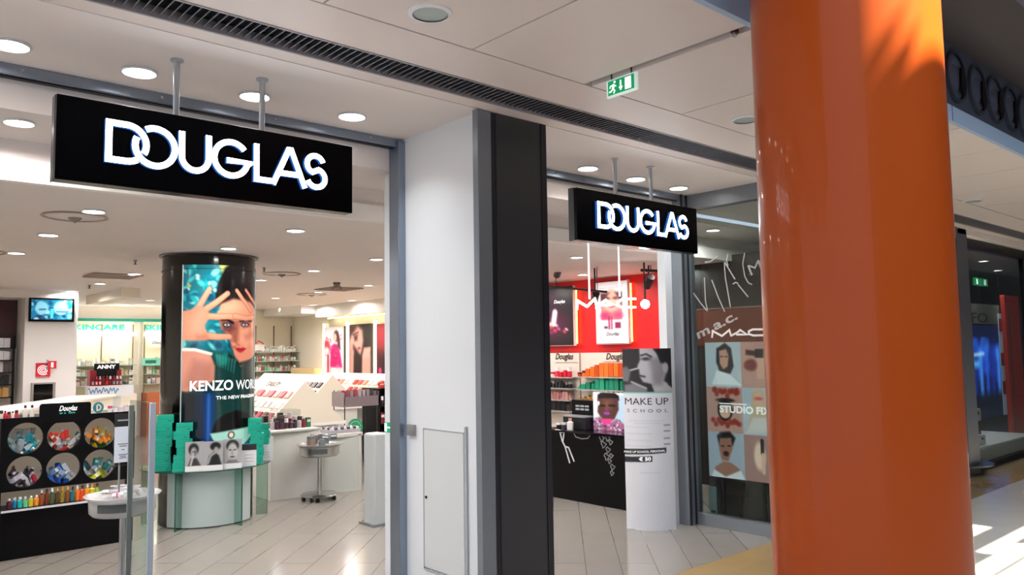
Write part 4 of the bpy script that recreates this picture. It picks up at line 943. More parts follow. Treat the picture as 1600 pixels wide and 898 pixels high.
# clear acrylic cube full of samples
t = thing('acrylic_bin', 'clear acrylic bin of red and dark samples on the white cabinet', 'bin', (4.1, 8.7, .75))
m = MB(); m.box(3.95, 8.62, .75, 4.28, 8.86, .93); m.build('clear_walls', CLEAR, t)
for k in range(14):
    goods('bottle', random.choice(['a02838', '2c2428', 'd8ccd0']), (3.98+.038*(k % 7), 8.68+.09*(k//7), .752), (.032, .032, .12), 'small sample bottle inside the clear acrylic bin', 'bottle', 'samples in the acrylic bin', cap='d8d4d4')
def tent(x0, x1, xr, y0, y1, zb, zr, label, txt, cols):
    """ridge shaped tester island, gable towards the entrance"""
    t = thing('tester_island', label, 'tester display', ((x0+x1)/2, (y0+y1)/2, 0))
    m = MB(); m.add([(x0, y0, zb), (x1, y0, zb), (xr, y0, zr), (x0, y1, zb), (x1, y1, zb), (xr, y1, zr)], [(0, 1, 2), (5, 4, 3), (0, 2, 5, 3), (1, 4, 5, 2), (0, 3, 4, 1)]); m.build('sloped_body', mat('tent_cream', 'eadfcc', .45), t)
    m = MB(); m.box(x0+.05, y0+.03, 0, x1-.05, y1, zb); m.build('base', mat('desk_white'), t)
    m = MB(); m.box(x0-.02, y0-.0, zb-.04, x1+.02, y1, zb); m.build('rim', mat('tent_white', 'f2eee8', .35), t)
    sl = Vector((xr-x0, 0, zr-zb)); L = sl.length; sl.normalize(); nn = Vector((-sl.z, 0, sl.x))
    for r in range(3):
        for c in range(int((y1-y0)/.16)):
            p = Vector((x0, y0+.1+.16*c, zb))+sl*(L*(.2+.24*r))+nn*.012
            q = MB(); q.obox(p, (.10, .10, .02), Matrix((( sl.x, 0, nn.x), (0, 1, 0), (sl.z, 0, nn.z))), 0); q.build('tester', mat('tester_'+cols[(r*5+c*3) % len(cols)], cols[(r*5+c*3) % len(cols)], .3), t)
    if txt: text('lettering', txt, Vector((x0, (y0+min(y1, y0+1.6))/2, zb))+sl*(L*.90)+nn*.006, (0, -1, 0), sl, .11, mat('lettering_black', '1c1818', .4), t, shear=.2)
    return t
tent(4.03, 5.08, 4.53, 9.0, 11.2, .72, 1.235, 'large cream ridge shaped make-up tester island with open gable toward the entrance', 'GABLEY', ['a82c3c', 'c85060', 'e8dcd8', '5c2430', 'd8a8a0', 'efe8e4'])
tent(5.5, 6.5, 6.0, 11.0, 13.5, .74, 1.24, 'second tester island farther back, with dark bottles on its slope', '', ['2c2028', '58404c', 'd8d0d4', '3c2c34', 'a87c84'])
tent(6.6, 7.5, 7.1, 11.0, 13.5, .74, 1.22, 'third tester island nearest the lit posters, with red testers', '', ['c83c34', 'e0d8d0', 'b04c50', 'e8e0dc', 'd88c74'])
# wire rack with round green sign
t = thing('wire_rack', 'thin dark metal rack with a grey basket, between cabinet and black shelf tower', 'rack', (5.7, 9.75, 0))
for x in (5.42, 5.93):
    for y in (9.6, 9.9): q = MB(); q.tube((x, y, 0), (x, y, 1.06), .008); q.build('leg', mat('rack_dark', '3c2c2c', .4), t)
q = MB(); q.box(5.40, 9.58, .84, 5.95, 9.92, .86); q.box(5.40, 9.58, .86, 5.41, 9.92, 1.04); q.box(5.94, 9.58, .86, 5.95, 9.92, 1.04); q.box(5.40, 9.58, .86, 5.95, 9.59, .98); q.box(5.40, 9.91, .86, 5.95, 9.92, 1.04); q.build('basket', mat('basket_grey', '7a6e72', .45), t)
for k in range(16): goods('tube', random.choice(['8c8084', 'b0a4a8', '4c4448', 'a03c48']), (5.44+.065*(k % 8), 9.68+.12*(k//8), .862), (.05, .04, .20), 'small grey tube upright in the wire rack basket', 'tube', 'tubes in the rack basket', cap='c0b8bc')
q = on(558, 668, 'y', 9.5); t = thing('round_sign', 'round green sign hanging on the wire rack', 'sign', tuple(q))
m = MB(); m.plate((0, 9.56, 0), UX, UZ, [(q[0]+.12*math.cos(a), q[2]+.12*math.sin(a)) for a in np.linspace(0, 6.283, 36)[:-1]], .01); m.build('disc', mat('sign_green', '2c9468', .4), t)
q2 = MB(); q2.stroke((0, 9.549, 0), UX, UZ, arc(q[0], q[2], .085, 0, 350, 30), .006, .002); q2.build('ring_line', mat('sign_pale', 'a8dcc0', .4), t)
t = thing('shelf_tower', 'black open shelf tower just left of the pier', 'shelf unit', (6.1, 9.75, 0))
m = MB(); m.box(5.99, 9.62, 0, 6.01, 10.1, 1.07); m.box(6.42, 9.62, 0, 6.44, 10.1, 1.07); m.box(6.01, 10.08, 0, 6.42, 10.1, 1.07); m.build('carcass', BLACK, t)
for z in (.02, .28, .55, .80, 1.05): m = MB(); m.box(6.01, 9.63, z, 6.42, 10.08, z+.02); m.build('shelf', BLACK, t)
for z in (.30, .57, .82): row((6.04, 9.72, z), (6.40, 9.72, z), 5, ['jar', 'box'], ['3c2830', '8c2c3c', '54484c', 'c8b8b0'], (.12, .17), .85, 'dark pack on the black shelf tower beside the pier', 'box', 'packs on the black shelf tower')
row((6.04, 9.72, 1.07), (6.40, 9.72, 1.07), 5, ['jar', 'box'], ['c83c34', 'e8dcd0', 'd88c44'], (.06, .1), .85, 'small red and cream pack on top of the black shelf tower', 'box', 'packs on top of the shelf tower')
t = thing('pedestal', 'small pale grey pedestal standing behind the left door jamb', 'pedestal', (4.66, 6.5, 0)); a = on(588, 678, 'y', 6.3); 
m = MB(); m.box(a[0]-.02, 6.3, 0, a[0]+.14, 6.5, float(a[2])); m.build('post', mat('pedestal_grey', 'b4b8b8', .4), t, bevel=.02); m = MB(); m.box(a[0]-.05, 6.27, 0, a[0]+.17, 6.53, .02); m.build('foot', STEEL, t)
t = thing('bar_stool_base', 'round chrome stool with slim stem behind the wire rack', 'stool', (5.3, 9.9, 0)); m = MB(); m.lathe([(.14, 0), (.13, .02), (.03, .05), (.02, .08)], (5.2, 10.0, 0), 30); m.build('base', CHROME, t, smooth=True); m = MB(); m.cyl((5.2, 10.0, .05), .02, .45, 14); m.build('stem', CHROME, t, smooth=True); m = MB(); m.lathe([(.15, .50), (.16, .53), (.14, .56)], (5.2, 10.0, 0), 30); m.build('seat', BLACK, t, smooth=True)

# ============================================================ BACK OF THE SHOP
p = on(0, 645, 'z', 1.03); q_ = on(247, 605, 'z', 1.03); d = vdir(*(q_-p)[:2]); nrm = np.array([-d[1], d[0]])
p2 = p[:2]-d*1.2; q2 = p[:2]+d*3.4
t = thing('cash_counter', 'long cream coloured counter running behind the black display unit', 'counter', (p2[0], p2[1], 0))
m = MB(); m.prism([tuple(p2), tuple(q2), tuple(q2+nrm*.5), tuple(p2+nrm*.5)], 0, 1.0); m.build('body', mat('counter_cream', 'e8dcc8', .4), t)
m = MB(); m.prism([tuple(p2-nrm*.03-d*.02), tuple(q2-nrm*.03+d*.02), tuple(q2+nrm*.53+d*.02), tuple(p2+nrm*.53-d*.02)], 1.0, 1.03); m.build('worktop', mat('counter_top', 'f0e8da', .3), t)
# television
t = thing('television', 'wall mounted television showing blue pictures, high on the left wall', 'television', (2.52, 13.0, 2.1))
m = MB(); m.box(2.231, 12.98, 2.10, 2.817, 13.03, 2.446); bz_ = m.build('bezel', BLACKG, t, bevel=.006); m = MB(); m.box(2.4, 13.03, 2.2, 2.65, 13.05, 2.35); m.build('bracket', BLACK, t)
A = Art(80, 48, (20, 110, 150)); A.asp = .6
A.blotch(60, (0, 0, 1, 1), [(40, 150, 190), (110, 200, 220), (10, 60, 100), (160, 215, 225), (16, 40, 80)], .03, .09, 3, .8)
A.ell(.25, .42, .16, .34, (120, 190, 210), 4); A.ell(.72, .42, .18, .36, (130, 200, 215), 4); A.rect(.46, .45, .54, .95, (60, 210, 240), 3); A.line([(.2, .5), (.34, .48)], .03, (20, 50, 80), 3, px=False); A.line([(.62, .6), (.9, .6)], .03, (30, 80, 120), 3, px=False)
A.build('screen', flat((2.262, 12.978, 2.418), (.524, 0, 0), (0, 0, -.285)), printmat('screen_glow', .5, .2), bz_)
# fire hose signs and cabinet on the left wall
t = thing('fire_hose_sign', 'square red fire hose sign with white spiral on the left wall', 'sign', (2.445, 13.04, 1.30))
m = MB(); m.box(2.353, 13.03, 1.305, 2.537, 13.05, 1.504); m.build('plate', mat('fire_red', 'd01c2c', .4), t)
q = MB(); q.stroke((2.445, 13.029, 1.405), UX, UZ, [(r_*math.cos(a), r_*math.sin(a)) for a, r_ in zip(np.linspace(0, 18, 60), np.linspace(.008, .075, 60))], .010, .002); q.build('spiral', mat('lettering_white'), t)
text('lettering', 'IDRANTE', (2.445, 13.048, 1.285), UX, UZ, .03, mat('print_dark'), t, wfit=.17)
t = thing('fire_flag_sign', 'small red flag sign sticking out beside the square fire sign', 'sign', (2.55, 13.0, 1.4))
m = MB(); m.box(2.49, 12.96, 1.42, 2.60, 12.97, 1.53); m.build('plate', mat('fire_red'), t); m = MB(); m.box(2.53, 12.957, 1.44, 2.56, 12.96, 1.51); m.build('pictogram', mat('lettering_white'), t); m = MB(); m.box(2.485, 12.955, 1.40, 2.492, 13.05, 1.55); m.build('bracket', STEEL, t)
t = thing('hose_cabinet', 'dark glass fronted hose cabinet below the red fire sign', 'cabinet', (2.44, 13.0, .95))
m = MB(); m.box(2.30, 12.98, .92, 2.60, 13.05, 1.22); m.build('frame', mat('cabinet_grey', '9c9290', .4), t); m = MB(); m.box(2.325, 12.975, .95, 2.565, 12.98, 1.20); m.build('dark_door', BLACKG, t)
t = thing('till_box', 'low dark till drawer box on the cream counter, right of the hose cabinet', 'box', (2.75, 12.9, .98)); m = MB(); m.box(2.62, 12.9, .9, 2.87, 13.05, .99); m.build('body', mat('till_dark', '5c4c40', .5), t); m = MB(); m.box(2.64, 12.895, .92, 2.85, 12.9, .97); m.build('drawer', BLACK, t)
# open shelf niche at the far left
t = thing('metal_shelving', 'black metal shelving with white boxes in the dark niche at the far left', 'shelving', (1.7, 13.4, 0))
for x in (.6, 2.10): m = MB(); m.box(x, 13.28, 0, x+.03, 13.31, 1.9); m.build('upright', BLACK, t)
ZS = [float(on(15, y, 'y', 13.3)[2]) for y in (543, 562, 581, 600, 620)]
for z in ZS: m = MB(); m.box(.6, 13.28, z-.015, 2.13, 13.56, z); m.build('shelf', BLACK, t)
m = MB(); m.box(-1.4, 13.555, 0, 2.18, 13.575, 1.72); struct(m.build('trim_niche_white', mat('niche_white', 'd8d0cc', .5)))
for (z, c, hr, lb) in ((ZS[0], ['ece8ea', 'dcd8e0'], (.12, .16), 'white'), (ZS[1], ['c8c4c8', 'e0dce0'], (.10, .14), 'pale grey'), (ZS[2], ['3c3c44', '50484c', 'c8c4c4'], (.10, .15), 'dark and grey'), (ZS[3], ['24262c', '1c1c20'], (.10, .16), 'black'), (ZS[4], ['c89c5c', 'b88848'], (.12, .15), 'tan')):
    row((1.45, 13.40, z), (2.08, 13.40, z), 8, ['plainbox'], c, hr, .96, lb+' box on the black metal shelving at the far left', 'box', lb+' boxes on the metal shelving', jit=0)
# skincare wall
EM = mat('strip_light', 'ffffff', .4, emit=5, ecol='fffdf4')
for x0, x1, lx, body in ((3.50, 4.672, 4.00, 'SKINCARE'), (4.86, 6.0, 5.36, 'SKINCARE')):
    t = thing('wall_shelf_bay', ['left skincare wall bay with glass shelves behind the black unit', 'second skincare wall bay partly hidden by the dark round column'][x0 > 4], 'shelf bay', ((x0+x1)/2, 16.6, 0))
    m = MB(); m.box(x0, 16.45, 1.98, x1, 16.6, 2.04); m.build('light_strip', EM, t)
    m = MB(); m.box(x0, 16.64, .5, x1, 16.70, 2.26); m.build('back_panel', mat('bay_cream', 'e8e0c0', .5), t)
    for xx in (x0+.01, (x0+x1)/2, x1-.02): m = MB(); m.box(xx, 16.60, .5, xx+.012, 16.64, 2.2); m.build('upright', mat('upright_bronze', '7c6c54', .4, .4), t)
    for z in (1.03, 1.22, 1.41): m = MB(); m.box(x0, 16.36, z-.01, x1, 16.64, z); m.build('glass_shelf', mat('shelf_pale', 'bcd0c4', .2), t)
    m = MB(); m.box(x0, 16.34, 0, x1, 16.7, .85); m.build('base_drawer', mat('drawer_rust', 'b0603c', .4) if x0 > 4 else CREAM, t)
    text('lettering', body, (lx, 16.62, 2.135), UX, UZ, .15, mat('letter_teal', '30b49c', .4), t, bold=.004, wfit=1.0, th=.02)
    for si, z in enumerate((1.03, 1.22, 1.41)):
        n = 13
        row((x0+.04, 16.5, z), (x1-.04, 16.5, z), n, ['box', 'bottle', 'jar'], [['e8e4e0', 'c8bcac', 'b0a0a8', '5c5c54', 'd8b8b0'], ['e0e8e0', '9cc8ac', 'e8e4d8', 'd8c8a8'], ['f0ece4', 'e0d8c4', 'b8c4bc', 'd8d4cc']][si], (.08, .15), .85, 'small pale pack on the %s shelf of the %s skincare bay' % (['lowest', 'middle', 'top'][si], ['left', 'right'][x0 > 4]), 'product pack', 'packs on skincare shelves', caps=('ffffff', '70706c', 'c8b89c'))
text_t = thing('shelf_header_sign', 'pale header card with small black script above the second skincare bay', 'sign', (5.1, 16.55, 1.80)); q = MB(); q.box(4.95, 16.56, 1.74, 5.35, 16.58, 1.92); q.build('card', mat('header_card', 'efe8dc', .5), text_t); text('lettering', 'Douglas', (5.13, 16.557, 1.84), UX, UZ, .08, mat('lettering_black'), text_t, shear=.3, bold=.001)
t = thing('header_panel', 'teal shelf header panel on the second skincare bay', 'sign', (5.1, 16.3, 1.25)); a = on(222, 571, 'y', 16.3); b = on(248, 559, 'y', 16.3); q = MB(); q.box(a[0], 16.3, a[2], b[0]+.3, 16.33, b[2]); q.build('panel', mat('panel_mint', '7cc8b0', .4), t); q = MB(); q.box(b[0]-.25, 16.297, (a[2]+b[2])/2-.03, b[0]-.05, 16.30, (a[2]+b[2])/2+.03); q.build('small_print', mat('lettering_deepgreen', '1c6c58', .4), t)
t = thing('nail_polish_stand', 'black and red nail polish stand in front of the skincare wall', 'display stand', (4.0, 15.0, 0))
P = [on(*c, 'y', 15.0) for c in ((141, 570), (190, 570), (190, 601), (141, 601))]; xa, xb = P[0][0], P[1][0]; zt, zb_ = P[0][2]+.02, P[2][2]
m = MB(); m.box(xa, 15.0, 0, xb, 15.3, zb_); m.build('base', mat('desk_white'), t); m = MB(); m.box(xa, 15.0, zb_, xb, 15.2, zt-.11); m.build('tray_block', mat('polish_red', '8c1424', .35), t)
m = MB(); m.box(xa+.06, 14.98, zt-.12, xb-.04, 15.0, zt); m.build('header', BLACK, t); text('lettering', 'ANNY', ((xa+xb)/2, 14.978, zt-.06), UX, UZ, .085, mat('lettering_white'), t, bold=.003, wfit=.30)
m = MB(); m.box(xa+.10, 14.985, zt-.26, xb-.08, 14.999, zt-.12); m.build('dark_panel', BLACK, t)
for r in range(2):
    for k in range(9): goods('bottle', random.choice(['c81c30', 'e8d8d8', 'a0a0a8', '701020', 'e88c9c']), (xa+.04+k*.055, 14.96, zb_+.02+.09*r), (.035, .035, .07), 'tiny nail polish bottle on the black and red stand', 'nail polish', 'nail polish bottles on the stand', cap='181818')
t = thing('promo_card', 'pale promotional card with blue script lying against the cream counter', 'card', (4.0, 14.9, .9)); a = on(137, 616, 'y', 14.9); b = on(180, 604, 'y', 14.9); q = MB(); q.box(a[0], 14.9, a[2]-.05, b[0]+.3, 14.91, b[2]+.02); q.build('card', mat('card_white'), t); q = MB(); cx_ = (a[0]+b[0])/2+.03; cz_ = (a[2]+b[2])/2; q.stroke((0, 14.9, 0), UX, UZ, [(cx_-.24+.48*k/40, cz_+.035*math.sin(k*1.35)+.02*math.cos(k*.6)) for k in range(41)], .014, .003); q.build('blue_script', mat('script_blue', '3c7cb0', .4), t)
# glass shelves on the back wall, right
zsh = [float(on(450, y, 'y', 16.5)[2]) for y in (593, 578, 563, 549)]
t = thing('glass_wall_shelves', 'glass wall shelves in the far right back corner', 'wall shelves', (7.4, 16.6, 0))
for z in zsh: m = MB(); m.box(6.75, 16.3, z-.012, 8.08, 16.7, z); m.build('glass_shelf', mat('shelf_pale'), t)
for x in (6.78, 7.2, 7.62, 8.04): m = MB(); m.box(x, 16.66, .8, x+.015, 16.70, 2.2); m.build('upright', mat('upright_bronze'), t)
m = MB(); m.box(6.75, 16.3, 0, 8.08, 16.7, .78); m.build('base_cabinet', CREAM, t)
shn = ['lowest', 'second', 'third', 'top']
for si, z in enumerate(zsh):
    row((6.80, 16.45, z), (8.04, 16.45, z), 20, ['box', 'bottle', 'jar', 'box'], ['ece8e0', 'd8e4dc', 'e8d4d8', 'c8d4c8', 'b8a8a0', 'c8485c', '58b890'] if si < 3 else ['f4f4ee', 'e0e8e4'], (.08, .14), .85, 'small pale pack on the %s glass shelf in the back corner' % shn[si], 'product pack', 'packs on the back corner glass shelves', caps=('ffffff', 'a8b0ac', 'c85c6c'))
t = thing('gift_bag', 'pale bag with red handles at the left end of the top glass shelf', 'bag', (6.9, 16.3, 1.6)); a = on(408, 548, 'y', 16.2); q = MB(); q.box(a[0]-.13, 16.25, a[2]+.01, a[0]+.10, 16.35, a[2]+.14); q.build('body', mat('bag_white', 'f0ecea', .5), t); q = MB(); q.path([(a[0]-.11, 16.27, a[2]+.13), (a[0]-.03, 16.27, a[2]+.22), (a[0]+.06, 16.27, a[2]+.17), (a[0]+.13, 16.27, a[2]+.05)], .012); q.build('handles', mat('bag_red', 'c82c3c', .5), t)
t = thing('low_wall_unit', 'low teal and cream wall unit under the glass shelves', 'wall unit', (7.9, 15.7, 0))
zz = [float(on(480, y, 'x', 7.85)[2]) for y in (575, 588, 604)]
m = MB(); m.box(7.85, 15.2, zz[1], 8.1, 16.28, zz[0]); m.build('cream_panel', mat('panel_straw', 'e8cc98', .5), t); m = MB(); m.box(7.85, 15.2, zz[2], 8.1, 16.28, zz[1]); m.build('teal_panel', TEALP, t); m = MB(); m.box(7.85, 15.2, 0, 8.1, 16.28, zz[2]); m.build('base', CREAM, t)
m = MB()
for x in (4.70, 4.80, 6.2, 6.6): m.box(x, 16.735, 0, x+.02, 16.75, 2.25)
struct(m.build('trim_back_wall', mat('trim_cream', 'f6eede', .4)))
# lit posters on the right wall
LT = mat('niche_tube', 'fff4c8', .4, emit=4, ecol='fff0b8')
def wall_poster(y1, y0, z0, z1, paint, label, X=8.04, pm=None, nm='framed_poster', w=60, h=88):
    t = thing(nm, label, 'poster', (X, (y0+y1)/2, z0))
    m = MB(); m.box(X, y0, z0, X+.05, y1, z1); m.build('panel', mat('poster_edge_dark', '2a2220', .5), t)
    A = Art(w, h, (200, 200, 200)); A.asp = h/w; paint(A)
    A.build('print', flat((X-.002, y1, z1), (0, -(y1-y0), 0), (0, 0, -(z1-z0))), pm or printmat('backlit_poster', .35, .35), t); return t
def pA(A):
    A.a[:] = (214, 206, 204); A.blotch(20, (0, 0, 1, 1), [(226, 218, 214), (196, 188, 190)], .1, .2, 10, .6)
    A.ell(.10, .45, .22, .16, (214, 60, 80), 5); A.ell(.12, .52, .14, .09, (240, 200, 200), 5)
    A.poly([(.30, .86), (.34, .42), (.50, .36), (.72, .38), (.84, .60), (.92, .86)], (206, 24, 98), 4, px=False); A.blotch(24, (.36, .42, .82, .84), [(232, 60, 130), (160, 12, 70), (240, 110, 160)], .02, .05, 3, .8)
    A.ell(.62, .2, .14, .12, (58, 34, 34), 4); A.poly([(.66, .18), (.80, .24), (.84, .5), (.70, .44)], (60, 34, 34), 5, px=False); A.ell(.55, .23, .09, .09, (214, 160, 140), 3)
    A.line([(.30, .98), (.33, .86)], .06, (200, 150, 140), 3, px=False); A.line([(.2, .62), (.2, .98)], .1, (190, 40, 70), 4, px=False)
    for pts in (((.1, .22), (.12, .34)), ((.1, .22), (.22, .26), (.2, .33), (.12, .34)), ((.28, .34), (.32, .24), (.36, .34)), ((.78, .2), (.9, .17)), ((.78, .2), (.8, .28), (.9, .27), (.9, .22))): A.line(pts, .025, (196, 40, 64), 1.5, px=False)
def pB(A):
    A.a[:] = (26, 14, 18)
    A.poly([(0, .05), (.35, .0), (.62, .12), (.66, .32), (.60, .50), (.52, .60), (.40, .52), (.2, .4), (0, .6)], (206, 150, 136), 8, px=False); A.poly([(.0, 0), (.4, 0), (.3, .1), (.12, .2), (0, .3)], (60, 30, 34), 8, px=False)
    A.poly([(.22, .22), (.40, .20), (.38, .30), (.26, .32)], (66, 34, 36), 6, px=False); A.line([(.2, .2), (.42, .15)], .03, (40, 20, 24), 3, px=False)
    A.poly([(.0, .62), (.12, .36), (.24, .52), (.22, 1.), (0, 1.)], (196, 138, 122), 7, px=False); A.poly([(.58, 1.), (.60, .60), (.70, .48), (.96, .44), (1, .6), (1, 1.)], (198, 144, 130), 6, px=False)
    for k in range(4): A.line([(.66+.08*k, .62), (.72+.08*k, .46)], .05, (214, 160, 146), 3, px=False)
    A.ell(.47, .46, .06, .025, (130, 50, 60), 3); A.poly([(.25, .6), (.56, .6), (.56, 1), (.25, 1)], (30, 14, 18), 8, px=False)
def pC(A):
    A.a[:] = (130, 20, 34); A.poly([(0, 0), (1, 0), (1, .5), (0, .35)], (150, 34, 48), 20, px=False); A.poly([(0, .5), (1, .6), (1, 1), (0, 1)], (46, 12, 24), 20, px=False); A.line([(.15, .98), (.15, .85)], .12, (210, 60, 110), 3, px=False)
wall_poster(15.10, 14.28, 1.14, 2.12, pA, 'tall poster of a figure in a magenta coat, leftmost of three lit posters')
wall_poster(14.06, 13.23, 1.10, 2.14, pB, 'tall dark poster of a face with raised hands, middle of three lit posters')
wall_poster(13.02, 12.2, 1.08, 2.12, pC, 'tall dark red poster cut off by the pier edge')
for i, y in enumerate((15.15, 14.16, 13.11)):
    t = thing('light_tube', ['warm vertical light tube left of the magenta coat poster', 'warm vertical light tube between the first two posters', 'warm vertical light tube left of the dark red poster'][i], 'light tube', (8.06, y, 1.1), 'poster light tubes')
    m = MB(); m.box(8.04, y-.03, 1.05, 8.09, y+.03, 2.2); m.build('diffuser', LT, t); m = MB(); m.box(8.09, y-.035, 1.03, 8.10, y+.035, 2.22); m.build('back_channel', STEEL, t)
t = thing('cove_light', 'warm light strip on the bulkhead above the posters', 'light', (7.9, 13, 2.3)); m = MB(); m.box(7.95, 11.3, 2.29, 8.0, 14.8, 2.31); m.build('diffuser', LT, t); m = MB(); m.box(7.94, 11.3, 2.31, 8.01, 14.8, 2.32); m.build('back_channel', STEEL, t)

t = thing('perfume_table', 'white display table with perfumes right behind the dark poster column', 'table', (3.95, 10.0, 0))
m = MB(); m.box(3.70, 9.25, .84, 4.00, 11.0, .87); m.build('top', mat('desk_white'), t, bevel=.004); m = MB(); m.box(3.73, 9.28, 0, 3.97, 10.97, .84); m.build('base', mat('desk_white'), t)
row((3.74, 9.35, .871), (3.98, 9.35, .871), 4, ['box', 'bottle'], ['f0ecec', 'c8283c', '3c2024', 'e8e0dc'], (.12, .18), .85, 'perfume item at the front of the white table behind the poster column', 'perfume', 'perfumes at the front of the white table', caps=('2c2428', 'c8283c'))
row((3.78, 9.6, .871), (3.78, 10.9, .871), 9, ['box', 'bottle', 'jar'], ['f0ecec', 'c8283c', '3c2024', 'b8a090', '58a088'], (.12, .22), .6, 'perfume item along the left side of the white perfume table', 'perfume', 'perfumes along the left of the white table', caps=('2c2428', 'd8d0c8'))
row((3.92, 9.6, .871), (3.92, 10.9, .871), 9, ['box', 'bottle', 'jar'], ['f0ecec', 'a82838', '2c2024', 'd8c8b8', '58a088'], (.10, .20), .6, 'perfume item along the right side of the white perfume table', 'perfume', 'perfumes along the right of the white table', caps=('2c2428', 'd8d0c8'))
t = thing('low_table', 'pale low table with dark tester bottles between the ridge shaped islands', 'table', (5.3, 11.3, 0))
m = MB(); m.box(5.12, 11.0, .86, 5.46, 13.0, .89); m.build('top', mat('desk_white'), t); m = MB(); m.box(5.15, 11.03, 0, 5.43, 12.97, .86); m.build('base', mat('desk_white'), t)
for k_, x_ in enumerate((5.18, 5.29, 5.40)):
    row((x_, 11.1, .891), (x_, 12.9, .891), 12, ['bottle', 'jar', 'box'], ['2c2028', '5c4048', 'c8c0c4', '3c2c34', '8c6c74', 'e4dcdc'], (.12, .24), .6, 'dark or pale tester bottle in %s row of the low table between the islands' % ['the left', 'the middle', 'the right'][k_], 'tester bottle', 'tester bottles in the %s row' % ORD[k_], caps=('e8e4e4', '181418', 'a8a0a0'))

# ============================================================ RIGHT BAY
PXX = lambda X: (lambda x, y: (lambda p: (-float(p[1]), float(p[2])))(on(x, y, 'x', X)))
def xpts(X, pts): f = PXX(X); return [f(*p) for p in pts]
# red wall light boxes
def pD(A):
    A.a[:] = (12, 8, 12); A.ell(.15, .14, .2, .1, (110, 110, 120), 30, al=.7); A.ell(.5, .65, .36, .2, (96, 20, 62), 24, al=.9); A.ell(.45, .2, .2, .08, (70, 20, 50), 20, al=.8)
    A.line([(.52, .62), (.56, .44)], .12, (216, 200, 210), 3, px=False)
    for k in range(26): A.ell(A.rg.uniform(.2, .85), A.rg.uniform(.6, .8), .035, .018, [(200, 60, 60), (220, 150, 130), (120, 40, 90), (230, 200, 200)][k % 4], 2, 20)
def pE(A):
    A.a[:] = (222, 214, 216); A.rect(.17, .18, .83, .62, (180, 110, 100), 2); A.ell(.5, .3, .26, .18, (206, 150, 132), 5); A.poly([(.17, .18), (.45, .18), (.25, .32), (.17, .4)], (70, 40, 44), 4, px=False); A.poly([(.83, .18), (.62, .18), (.78, .32), (.83, .4)], (50, 30, 36), 4, px=False)
    for x in (.38, .63): A.ell(x, .27, .07, .02, (60, 30, 40), 3)
    A.ell(.5, .4, .08, .02, (150, 40, 60), 3); A.ell(.3, .55, .16, .06, (170, 40, 90), 5); A.ell(.7, .55, .16, .06, (190, 60, 100), 5); A.line([(.42, .58), (.42, .76)], .05, (120, 20, 60), 2, px=False); A.line([(.50, .58), (.50, .76)], .05, (150, 30, 80), 2, px=False); A.rect(.60, .66, .78, .76, (120, 30, 60), 2); A.rect(.26, .72, .37, .76, (60, 20, 40), 2)
    A.line([(.12, .1), (.85, .09)], .012, (170, 160, 166), 1, px=False)
RW = 8.0
ta = wall_poster(8.55, 7.72, 1.645, 2.485, pD, 'dark light box with make-up products on the red wall, left of the neon logo', X=RW, nm='light_box', w=64, h=64)
tb = wall_poster(7.285, 6.715, 1.655, 2.488, pE, 'white light box with a face and lipsticks on the red wall', X=RW, nm='light_box', w=48, h=72)
for t_, (yb, z_) in ((ta, (7.72, 1.64)), (tb, (6.715, 1.65))):
    m = MB(); m.box(RW-.001, yb-.004, z_-.004, RW+.05, yb, z_+.85); m.box(RW-.001, yb, z_-.006, RW+.05, yb+.57, z_-.002); m.build('white_side', mat('box_white', 'e8e2e4', .4), t_)
    m = MB(); m.box(RW+.055, yb-.012, z_+.02, RW+.075, yb+.01, z_+.8); m.build('edge_light', mat('edge_warm', 'ff9a50', .4, emit=5), t_)
text('lettering', 'Douglas', (RW-.004, 7.99, 2.27), UNY, UZ, .07, mat('lettering_white'), ta, shear=.3, bold=.001)
text('lettering', 'Douglas', (RW-.004, 6.99, 1.78), UNY, UZ, .07, mat('lettering_black'), tb, shear=.3, bold=.001)
for ty, tx in ((tb, None),):
    q = MB()
    for yy in (7.15, 6.85): q.path([(8.09, yy, 2.55), (8.02, yy, 2.49)], .002)
# display bays below
fz = lambda x, y: float(on(x, y, 'x', RW)[2])
t = thing('wall_display', 'cream wall display with black script headers and product shelves below the red wall', 'wall display', (8.0, 7.4, 0))
m = MB(); m.box(8.0, 6.3, 0, 8.09, 8.85, 1.53); m.build('back_panel', mat('display_cream', 'e4d8cc', .45), t)
ysep = float(on(907, 580, 'x', RW)[1])
m = MB(); m.box(7.985, ysep-.006, 0, 8.0, ysep+.006, 1.53); m.build('joint', mat('joint_brown', '9c8878', .5), t)
ZL = [fz(885, y) for y in (588, 605, 623, 640)]; ZR = [fz(950, y) for y in (588, 608, 626)]
for z in ZL: m = MB(); m.box(7.80, ysep+.03, z-.014, 8.0, 8.8, z); m.build('shelf', mat('shelf_steelish', 'b8b0ac', .3, .3), t)
for z in ZR: m = MB(); m.box(7.80, 6.35, z-.014, 8.0, ysep-.09, z); m.build('shelf', mat('shelf_steelish'), t)
for px_ in (881, 962):
    p = on(px_, 557, 'x', RW-.003); text('lettering', 'Douglas', tuple(p), UNY, UZ, .12, mat('lettering_black'), t, shear=.3, bold=.0025, wfit=.36)
for px_, yy in ((885, 566), (962, 565)):
    p = on(px_, yy, 'x', RW-.003); m = MB(); m.box(RW-.004, p[1]-.22, p[2]-.003, RW-.001, p[1]+.22, p[2]+.003); m.build('header_rule', mat('joint_brown'), t)
yl0, yl1 = ysep+.06, 8.5
row((7.89, yl1, ZL[0]), (7.89, yl0, ZL[0]), 10, ['jar', 'bottle', 'jar'], ['c81c38', 'e8d8d8', 'd83048', 'c81c38'], (.05, .14), .8, 'red or white jar on the top left shelf under the red wall', 'jar', 'red and white jars', caps=('c81c38', 'f0e8e8'))
